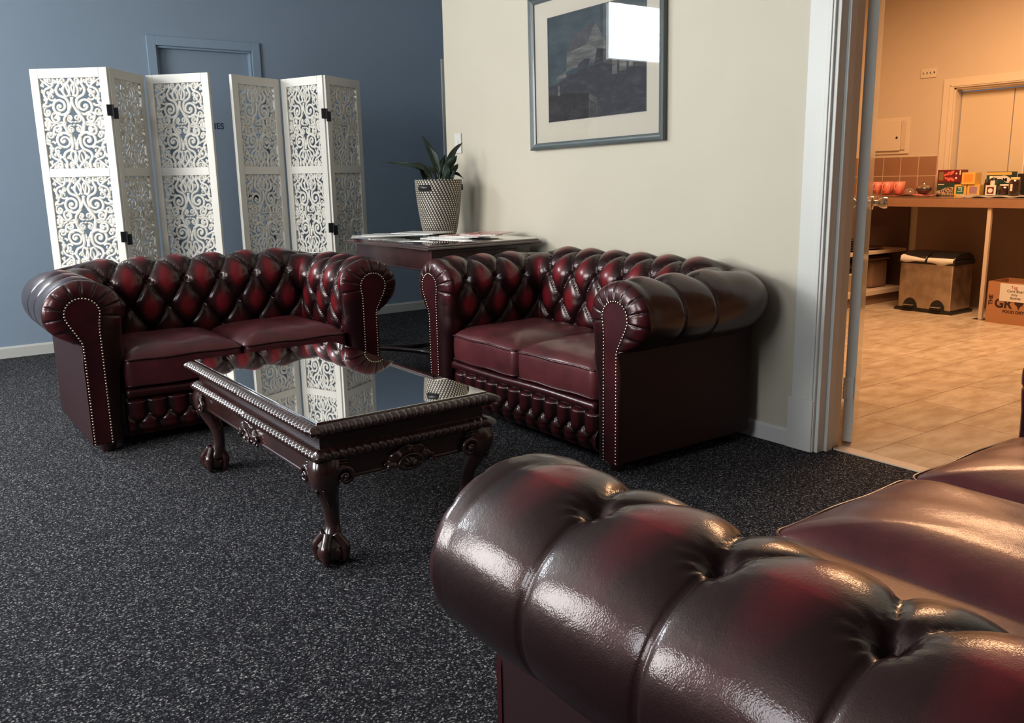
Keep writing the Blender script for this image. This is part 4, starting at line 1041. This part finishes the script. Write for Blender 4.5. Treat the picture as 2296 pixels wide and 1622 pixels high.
# splashback tiles
def tiles():
    m = mat('brown splashback tiles', (0.3, 0.17, 0.1), 0.2, spec=0.6); t = N(m, 'ShaderNodeTexCoord'); mp = N(m, 'ShaderNodeMapping'); L(m, t.outputs['Object'], mp.inputs['Vector'])
    mp.inputs['Rotation'].default_value = (0, 0, 0); sp_ = N(m, 'ShaderNodeSeparateXYZ'); L(m, mp.outputs[0], sp_.inputs[0])
    sxy = mth(m, 'ADD', sp_.outputs[0], sp_.outputs[1])
    a = mth(m, 'FRACT', mth(m, 'DIVIDE', mth(m, 'ADD', sxy, 10.0+0.003), 0.158)); b = mth(m, 'FRACT', mth(m, 'DIVIDE', mth(m, 'ADD', sp_.outputs[2], 0.0), 0.160))
    def edge(x): return mth(m, 'MAXIMUM', mth(m, 'LESS_THAN', x, 0.018), mth(m, 'GREATER_THAN', x, 0.982))
    g = mth(m, 'MAXIMUM', edge(a), edge(b))
    L(m, mixc(m, g, (0.30, 0.165, 0.095), (0.60, 0.45, 0.30)), bsdf(m).inputs['Base Color']); L(m, bump(m, g, -0.4, 0.002), bsdf(m).inputs['Normal']); return m
M['tiles'] = tiles()
o = MB().box(XK-0.008, XK, 3.865, YKN, 0, 0.320).box(4.7, XK-0.008, YKN-0.008, YKN, 0, 0.320).build('wall_tiles', M['tiles'], loc=(0, 0, CZ+0.001)); struct(o)

so_ = thing('power_switch', 'double switch plate high on the kitchen wall', 'switch', (XK, 4.00, 1.835))
MB().box(-0.010, 0, -0.065, 0.065, 0, 0.076).build('plate', M['kit_trim'], so_, bevel=0.003)
for yy in (-0.03, 0.03):
    MB().box(-0.014, -0.010, yy-0.008, yy+0.008, 0.028, 0.050).build('rocker', M['white_plastic'], so_, bevel=0.001)
    MB().box(-0.0108, -0.010, yy-0.022, yy-0.014, 0.030, 0.046).box(-0.0108, -0.010, yy+0.012, yy+0.018, 0.030, 0.046).build('slot', M['black_metal'], so_)
mc = thing('meter_cabinet', 'cream recessed cabinet with a small lock above the tiles', 'cabinet', (XK, 4.36, 1.235))
MB().box(-0.012, 0, -0.235, 0.14, 0, 0.30).build('cabinet_frame', M['kit_trim'], mc, bevel=0.003)
MB().box(-0.030, -0.012, -0.165, 0.12, 0.028, 0.278).build('cabinet_door', M['kit_trim'], mc, bevel=0.003)
MB().box(-0.022, -0.012, -0.205, -0.168, 0.034, 0.272).build('hinge_strip', M['cab_pale'], mc)
MB().lathe([(0, -0.004), (0.009, -0.004), (0.009, 0)], (-0.030, -0.135, 0.135), 16, 'x').build('lock', M['black_metal'], mc)

# things on the counter
Z1 = CZ+0.0008
M['pink'] = mat('coral pink crockery', (0.80, 0.27, 0.20), 0.35); M['pink_cloth'] = cover('pink striped cloth', [(0.60, 0.10, 0.09), (0.72, 0.30, 0.25), (0.55, 0.08, 0.08)], 20)
tw = thing('tea_towel', 'crumpled pink striped tea towel under the pink cups', 'tea towel', (6.95, 4.02, Z1))
G = np.zeros((22, 40, 3))
for i in range(22):
    for j in range(40):
        x = -0.13+0.26*i/21; y = -0.27+0.52*j/39
        G[i, j] = (x+0.01*math.sin(9*y), y+0.012*math.sin(14*x), 0.004+0.010*abs(math.sin(17*y+3*x)*math.sin(11*x+1))*(1 if y < 0.02 else 0.25)+0.016*math.exp(-((y+0.12)/0.07)**2)*abs(math.sin(30*x+8*y))*0.6)
MB().grid(G).build('cloth', M['pink_cloth'], tw, True)
cups = [(6.95, 4.27), (6.93, 4.17), (6.94, 4.07), (7.05, 4.12), (7.05, 4.22)]
cl = ['coral pink cup at the left end of the cup row', 'coral pink cup in front beside the door knob', 'coral pink cup in the middle of the cup row', 'coral pink cup at the right end of the cup row', 'coral pink cup furthest back by the tiles']
for (x, y), l_ in zip(cups, cl):
    c_ = thing('cup', l_, 'cup', (x, y, Z1+0.020), 0, 'coral pink cups on the counter')
    MB().lathe([(0, 0), (0.028, 0), (0.034, 0.05), (0.040, 0.096), (0.037, 0.096), (0.031, 0.05), (0.026, 0.004), (0, 0.004)], (0, 0, 0), 24).build('cup_body', M['pink'], c_, True)
    MB().tube(catmull([(-0.034, 0, 0.080), (-0.058, 0.004, 0.070), (-0.058, 0.004, 0.040), (-0.033, 0, 0.026)], 6), 0.005, 8).build('handle', M['pink'], c_, True)
M['dark_china'] = mat('dark glossy pot', (0.05, 0.035, 0.03), 0.15, coat=0.6)
tp = thing('sugar_bowl', 'dark lidded bowl with a knob beside the pink cloth', 'bowl', (7.0, 3.885, Z1+0.020))
MB().lathe([(0, 0), (0.035, 0), (0.058, 0.022), (0.062, 0.040), (0.056, 0.044), (0, 0.044)], (0, 0, 0), 28).build('bowl', M['dark_china'], tp, True)
MB().lathe([(0.060, 0.044), (0.050, 0.060), (0.025, 0.070), (0.006, 0.073), (0.010, 0.082), (0, 0.086)], (0, 0, 0), 28).build('lid', M['chrome'], tp, True)
M['clear'] = mat('clear glass bowl', (0.75, 0.6, 0.5), 0.05); bsdf(M['clear']).inputs['Transmission Weight'].default_value = 0.85
gb = thing('glass_dish', 'small upturned clear glass dish left of the dark lidded bowl', 'dish', (6.93, 3.965, Z1+0.014))
MB().lathe([(0.048, 0), (0.046, 0.020), (0.034, 0.040), (0.014, 0.050), (0, 0.052), (0, 0.049), (0.012, 0.047), (0.031, 0.038), (0.042, 0.020), (0.044, 0)], (0, 0, 0), 28).build('dish', M['clear'], gb, True)

def carton(name, lbl, x0, x1, y0, y1, z, h, m, cat='box', grp=None, rz=0):
    c = thing(name, lbl, cat, ((x0+x1)/2, (y0+y1)/2, z), rz, grp)
    MB().box(-(x1-x0)/2, (x1-x0)/2, -(y1-y0)/2, (y1-y0)/2, 0, h).build('carton', m, c, bevel=0.002); return c
def face(c, nm, x, y0, y1, z0, z1, m): return MB().box(x-0.0006, x, y0, y1, z0, z1).build(nm, m, c)
M['maroon'] = mat('maroon card', (0.16, 0.015, 0.02), 0.4); M['salmon'] = mat('salmon print', (0.75, 0.14, 0.08), 0.4)
M['dk_green'] = mat('dark green card', (0.022, 0.055, 0.035), 0.35); M['yellow_card'] = mat('yellow card', (0.75, 0.46, 0.11), 0.45)
M['orange_card'] = mat('orange print', (0.78, 0.30, 0.05), 0.45); M['teal'] = mat('teal label', (0.01, 0.16, 0.12), 0.4); M['mauve'] = mat('mauve label', (0.38, 0.22, 0.26), 0.4)
M['olive'] = mat('olive print', (0.22, 0.16, 0.05), 0.4); M['ink_white'] = mat('white print', (0.75, 0.70, 0.60), 0.4)
hx = 0.05
b1 = carton('food_box', 'maroon carton with salmon leaf print, lying on the dark green carton', 7.03, 7.13, 3.600, 3.795, Z1+0.1055, 0.100, M['maroon'])
def ell(c, nm, x, y, z, a, b, rot, m, n=20): 
    P = [(x-0.0008, y+a*math.cos(t)*math.cos(rot)-b*math.sin(t)*math.sin(rot), z+a*math.cos(t)*math.sin(rot)+b*math.sin(t)*math.cos(rot)) for t in np.linspace(0, 2*PI, n, False)]
    return MB().prism(P, (0.0008, 0, 0)).build(nm, m, c)
mb_ = MB()
for k_, (y, z, a, b, r) in enumerate(((0.035, 0.060, 0.012, 0.008, -0.9), (0.010, 0.070, 0.020, 0.010, -0.7), (-0.018, 0.076, 0.024, 0.012, -0.7), (0.030, 0.034, 0.012, 0.007, 0.9), (0.008, 0.026, 0.020, 0.010, 0.7), (-0.022, 0.026, 0.024, 0.011, 0.5))):
    P = [(-0.0508, y+a*math.cos(t)*math.cos(r)-b*math.sin(t)*math.sin(r), z+a*math.cos(t)*math.sin(r)+b*math.sin(t)*math.cos(r)) for t in np.linspace(0, 2*PI, 18, False)]
    mb_.prism(P, (0.0008, 0, 0))
mb_.build('leaf_print', M['salmon'], b1)
face(b1, 'badge', -hx, 0.048, 0.085, 0.018, 0.084, M['olive']); face(b1, 'corner_label', -hx, -0.090, -0.080, 0.06, 0.095, M['ink_white'])
ell(b1, 'badge', -hx, -0.055, 0.070, 0.007, 0.007, 0, M['ink_white']); ell(b1, 'badge', -hx, -0.055, 0.035, 0.009, 0.009, 0, M['ink_white'])
b2 = carton('food_box', 'dark green carton with a pale berry picture, under the maroon one', 7.03, 7.13, 3.655, 3.795, Z1, 0.105, M['dk_green'])
ff = MB(); P = [(-0.0507, y, z) for y, z in ((0.068, 0.004), (-0.068, 0.004), (-0.068, 0.068), (-0.03, 0.070), (0.0, 0.064), (0.03, 0.050), (0.068, 0.038))]
ff.prism(P, (0.0006, 0, 0)); ff.build('picture', cover('berry picture', [(0.05, 0.03, 0.02), (0.60, 0.45, 0.28), (0.12, 0.05, 0.04), (0.70, 0.58, 0.40)], 45), b2)
face(b2, 'wording_strip', -hx, 0.010, 0.060, 0.088, 0.094, M['ink_white'])
b3 = carton('tea_box', 'yellow tea box with a teal label, standing left of the mauve one', 6.99, 7.07, 3.535, 3.630, Z1, 0.090, M['yellow_card'])
face(b3, 'label', -0.04, -0.030, 0.030, 0.018, 0.076, M['teal']); text_obj('lettering', 'T2', 0.032, M['ink_white'], (-0.0412, 0.017, 0.045), (PI/2, 0, -PI/2), b3, bold=0.001)
face(b3, 'label_line', -0.0406, -0.02, 0.02, 0.034, 0.037, M['ink_white'])
b4 = carton('tea_box', 'yellow tea box with a mauve label, right of the teal labelled one', 6.99, 7.07, 3.432, 3.527, Z1, 0.090, M['yellow_card'])
face(b4, 'label', -0.04, -0.030, 0.030, 0.020, 0.074, M['mauve'])
b5 = carton('tea_box', 'yellow tea box with an orange label, stacked on two other tea boxes', 6.98, 7.08, 3.468, 3.572, Z1+0.0905, 0.092, M['yellow_card'])
face(b5, 'label', -0.05, -0.034, 0.034, 0.020, 0.078, M['orange_card'])
b6 = carton('drink_tin', 'tall dark green tin with a yellow top band and a white oval', 7.02, 7.11, 3.215, 3.400, Z1, 0.185, M['dk_green'], 'tin')
face(b6, 'top_band', -0.045, -0.0925, 0.0925, 0.160, 0.180, M['yellow_card']); 
wv_ = MB().prism([(-0.0457, y, z) for y, z in ((0.045, 0.152), (-0.035, 0.152), (-0.020, 0.130), (0.025, 0.130))], (0.0006, 0, 0)).build('banner', M['ink_white'], b6)
ell(b6, 'oval', -0.045, -0.055, 0.128, 0.042, 0.022, 0.5, M['ink_white']); text_obj('lettering', 'Mi', 0.032, M['black_metal'], (-0.0470, -0.030, 0.113), (PI/2, 0, -PI/2), b6, bold=0.002)
dm = thing('drying_mat', 'black and white ribbed drying mat under the jars', 'mat', (6.86, 3.10, Z1))
def ribs():
    m = mat('ribbed mat weave', (0.3, 0.3, 0.3), 0.8); t = N(m, 'ShaderNodeTexCoord'); sp_ = N(m, 'ShaderNodeSeparateXYZ'); L(m, t.outputs['Object'], sp_.inputs[0])
    f = mth(m, 'LESS_THAN', mth(m, 'FRACT', mth(m, 'MULTIPLY', sp_.outputs[1], 90)), 0.5)
    L(m, mixc(m, f, (0.05, 0.045, 0.045), (0.60, 0.54, 0.46)), bsdf(m).inputs['Base Color']); return m
M['ribs'] = ribs()
G = np.zeros((14, 60, 3))
for i in range(14):
    for j in range(60):
        x = -0.16+0.30*i/13; y = -0.42+0.78*j/59; G[i, j] = (x, y, 0.010+0.003*math.sin(y*40)+(0.006 if y > 0.30 else 0)*math.sin(x*40)-0.006*(j in (0, 59) or i in (0, 13)))
MB().grid(G).build('mat', M['ribs'], dm, True)
Z2 = Z1+0.0145
c1 = carton('card_stand', 'small white card with a white dot in a dark square, on the mat', 6.79, 6.80, 3.215, 3.290, Z2, 0.072, M['ink_white'], 'card')
face(c1, 'dark_square', -0.005, -0.025, 0.025, 0.010, 0.060, M['maroon']); ell(c1, 'dot', -0.0056, 0, 0.034, 0.017, 0.017, 0, M['ink_white'])
M['dark_glass'] = mat('dark brown glass', (0.03, 0.012, 0.010), 0.06, coat=0.8); M['gold_label'] = mat('tan label', (0.72, 0.42, 0.16), 0.5); M['green_glass'] = mat('dark green glass', (0.03, 0.06, 0.04), 0.08, coat=0.7)
def jar(name, lbl, x, y, z, r, h, m, lid=None, label=None):
    j = thing(name, lbl, 'jar' if name == 'jar' else 'bottle', (x, y, z))
    MB().lathe([(0, 0), (r*0.94, 0), (r, 0.006), (r, h*0.74), (r*0.8, h*0.84), (r*0.72, h*0.88), (0, h*0.88)], (0, 0, 0), 24).build('glass_body', m, j, True)
    MB().lathe([(r*0.76, h*0.86), (r*0.76, h), (0, h)], (0, 0, 0), 24).build('lid', lid or M['black_plastic'], j, True)
    if label:
        a0, a1, z0_, z1_ = label
        G = np.zeros((9, 2, 3))
        for i, t in enumerate(np.linspace(a0, a1, 9)):
            for q, zq in enumerate((z0_, z1_)): G[i, q] = ((r+0.0006)*math.cos(t), (r+0.0006)*math.sin(t), zq)
        MB().grid(G).build('label', M['ink_white'], j, True)
    return j
jar('jar', 'dark brown coffee jar with a tan lid, front right on the mat', 6.80, 3.085, Z2, 0.040, 0.130, M['dark_glass'], M['gold_label'], (2.75, 3.2, 0.03, 0.08))
jar('jar', 'squat glass jar of brown sachets with a pale rim on the mat', 6.87, 3.185, Z2, 0.048, 0.078, M['dark_glass'], M['cab_pale'])
jar('bottle', 'green glass bottle with a slanted white label beside the tin', 6.92, 3.295, Z2, 0.026, 0.125, M['green_glass'], M['black_plastic'], (2.6, 3.9, 0.07, 0.105))
jar('bottle', 'small dark bottle standing left of the green glass bottle', 6.96, 3.365, Z1+0.012, 0.018, 0.115, M['dark_glass'])
jar('bottle', 'dark bottle with a pale cap behind the small white card', 6.95, 3.330, Z1+0.012, 0.017, 0.140, M['dark_glass'], M['ink_white'])
b7 = carton('coffee_machine', 'black appliance at the right edge behind the brown jar', 7.006, 7.13, 2.90, 3.165, Z1, 0.168, M['black_plastic'], 'appliance')
MB().box(-0.063, -0.062, -0.05, 0.05, 0.03, 0.10).build('front_plate', M['chrome'], b7)

# things on the shelves of the cabinet
M['dark_dish'] = mat('brown glazed dish', (0.10, 0.05, 0.035), 0.25)
for i in range(5):
    p_ = tag(MB().lathe([(0, 0), (0.06, 0), (0.115, 0.014), (0.118, 0.017), (0.06, 0.005), (0, 0.005)], (0, 0, 0), 28).build('plate', M['dark_dish'], None, True, loc=(6.50+0.008*math.sin(i*2), 4.22, 0.451+i*0.0195)), ['brown plate at the bottom of the plate stack on the shelf', 'brown plate second from the bottom of the shelf stack', 'brown plate in the middle of the shelf stack', 'brown plate second from the top of the shelf stack', 'brown plate topmost of the stack on the shelf'][i], 'plate', 'brown plates stacked on the middle shelf')
ty = MB().lathe([(0, 0), (0.10, 0), (0.150, 0.018), (0.146, 0.020), (0.098, 0.005), (0, 0.005)], (0, 0, 0), 28).build('oval_dish', M['dark_dish'], None, True, loc=(6.79, 4.25, 0.451)); tag(ty, 'wide brown dish on the middle shelf right of the plates', 'dish')
M['tub'] = mat('pale plastic tub', (0.56, 0.50, 0.40), 0.45)
tb = thing('ice_cream_tub', 'pale plastic tub on the bottom shelf holding black bowls', 'tub', (6.52, 4.20, 0.1255))
MB().lathe([(0, 0), (0.098, 0), (0.112, 0.130), (0.120, 0.132), (0.120, 0.150), (0.108, 0.150), (0.096, 0.006), (0, 0.006)], (0, 0, 0), 36).build('tub_body', M['tub'], tb, True)
bw = tag(MB().lathe([(0, 0.0), (0.060, 0.0), (0.096, 0.040), (0.118, 0.088), (0.112, 0.088), (0.058, 0.006), (0, 0.006)], (0, 0, 0), 32).build('bowl', M['black_plastic'], None, True, loc=(6.52, 4.20, 0.2756)), 'black bowl standing on the pale plastic tub', 'bowl')
cb = MB().lathe([(0.06, 0.0), (0.103, 0.0), (0.108, 0.028), (0.104, 0.028), (0.06, 0.004)], (0, 0, 0), 32); 
ctn = thing('storage_container', 'clear square container at the right of the bottom shelf', 'container', (6.86, 4.24, 0.1255))
MB().box(-0.13, 0.13, -0.10, 0.10, 0, 0.235).build('container_body', M['cab_brown'], ctn, bevel=0.03)
MB().box(-0.135, 0.135, -0.105, 0.105, 0.235, 0.250).build('lid', M['cab_brown'], ctn, bevel=0.006)

# pedal bin
bn = thing('pedal_bin', 'twin stainless steel pedal bin with black lids and white liners', 'bin', (6.60, 3.595, 0))
BH = 0.405; bw_, bd = 0.215, 0.30
def steel():
    m = mat('brushed stainless steel', (0.62, 0.52, 0.42), 0.32, 1.0); v = coords(m, 'Object', (1, 1, 0.05)); n = noise(m, coords(m, 'Object', (3, 3, 3)), 4, 5)
    L(m, ramp(m, n, [(0.3, (0.50, 0.42, 0.34)), (0.7, (0.68, 0.58, 0.48))]), bsdf(m).inputs['Base Color']); L(m, ramp(m, n, [(0.3, (0.28,)*3), (0.7, (0.44,)*3)]), bsdf(m).inputs['Roughness']); return m
M['steel'] = steel()
MB().box(0, bd, -bw_, bw_, 0.022, BH).build('bin_body', M['steel'], bn, bevel=0.010)
MB().box(-0.012, bd+0.01, -bw_-0.022, bw_+0.022, 0.001, 0.024).build('base_rim', M['black_plastic'], bn, bevel=0.006)
MB().box(-0.008, bd+0.008, -bw_-0.010, bw_+0.010, BH-0.028, BH+0.008).build('rim', M['black_plastic'], bn, bevel=0.006)
for s_ in (-1, 1):
    y0, y1 = (0.006, bw_) if s_ > 0 else (-bw_, -0.006)
    prof = [(-0.004, BH+0.008), (0.02, BH+0.034), (0.09, BH+0.062), (0.24, BH+0.062), (bd+0.004, BH+0.030), (bd+0.004, BH+0.008)]
    MB().prism([(x, y0, z) for x, z in prof], (0, y1-y0, 0)).build('lid', M['black_plastic'], bn, bevel=0.006)
    yc = (y0+y1)/2
    G = np.zeros((20, 5, 3))
    for i in range(20):
        t = i/19; y = y1-0.004-(y1-y0-0.008)*t; dp = (0.012+0.020*math.exp(-((t-(0.55 if s_ < 0 else 0.25))/0.22)**2))*(1 if s_ < 0 else 0.6)
        top = BH+0.030-0.018*t if s_ > 0 else BH+0.020
        for j, (x, z) in enumerate(((0.03, top+0.010), (-0.004, top), (-0.0095, BH+0.006), (-0.011, BH-dp), (-0.0085, BH-dp))): G[i, j] = (x, y, z)
    MB().grid(G).build('bin_liner', M['white_plastic'], bn, True)
    P = [(-0.003, yc+s_*0.0+0.060*math.cos(t), 0.024+0.082*math.sin(t)) for t in np.linspace(0, PI, 24)]
    MB().prism(P, (0.0035, 0, 0)).build('pedal_recess', M['black_plastic'], bn)
    MB().box(-0.045, -0.004, yc-0.044, yc+0.044, 0.050, 0.058).build('pedal', M['chrome'], bn, bevel=0.003)

# cardboard box with a paper sign
M['cardboard'] = wall_mat('brown cardboard', (0.42, 0.20, 0.09), 0.03, 0.8)
bx = thing('cardboard_box', 'open cardboard box with a handwritten paper sign on the kitchen floor', 'box', (6.49, 2.72, 0.001))
t_ = 0.004
MB().box(0, t_, -0.34, 0.34, 0, 0.30).box(0.30-t_, 0.30, -0.34, 0.34, 0, 0.30).box(t_, 0.30-t_, -0.34, -0.34+t_, 0, 0.30).box(t_, 0.30-t_, 0.34-t_, 0.34, 0, 0.30).box(t_, 0.30-t_, -0.34+t_, 0.34-t_, 0, t_).build('box_body', M['cardboard'], bx)
M['box_ink'] = mat('dark brown box print', (0.035, 0.012, 0.010), 0.6); M['red_ink'] = mat('red ink', (0.45, 0.05, 0.03), 0.6)
R90 = (PI/2, 0, -PI/2)
text_obj('lettering', 'THE', 0.040, M['box_ink'], (-0.0006, 0.300, 0.130), (PI/2, -PI/2, -PI/2), bx, bold=0.0015)
text_obj('lettering', 'GR', 0.088, M['box_ink'], (-0.0006, 0.285, 0.118), R90, bx, bold=0.003)
text_obj('lettering', 'C', 0.088, M['box_ink'], (-0.0006, 0.075, 0.118), R90, bx, bold=0.003)
MB().prism([(-0.0009, y, z) for y, z in ((0.150, 0.178), (0.085, 0.178), (0.088, 0.150), (0.108, 0.134), (0.118, 0.108), (0.128, 0.134), (0.146, 0.150))], (0.0009, 0, 0)).build('leaf_mark', M['box_ink'], bx)
text_obj('lettering', 'FOOD DISTRIBUTORS', 0.028, M['box_ink'], (-0.0006, 0.225, 0.082), R90, bx, bold=0.0008)
sg = MB().box(-0.002, -0.001, -0.14, 0.255, 0.165, 0.292).build('paper_sign', M['paper'], bx)
text_obj('handwriting', 'Tag', 0.030, M['red_ink'], (-0.0024, 0.180, 0.258), R90, sg)
text_obj('handwriting', 'Card Board', 0.027, M['box_ink'], (-0.0024, 0.205, 0.232), R90, sg)
text_obj('handwriting', 'only', 0.025, M['box_ink'], (-0.0024, 0.175, 0.208), R90, sg)
text_obj('handwriting', 'Bottles', 0.025, M['box_ink'], (-0.0024, 0.180, 0.183), R90, sg)
text_obj('handwriting', 'No', 0.028, M['red_ink'], (-0.0024, 0.030, 0.178), R90, sg)
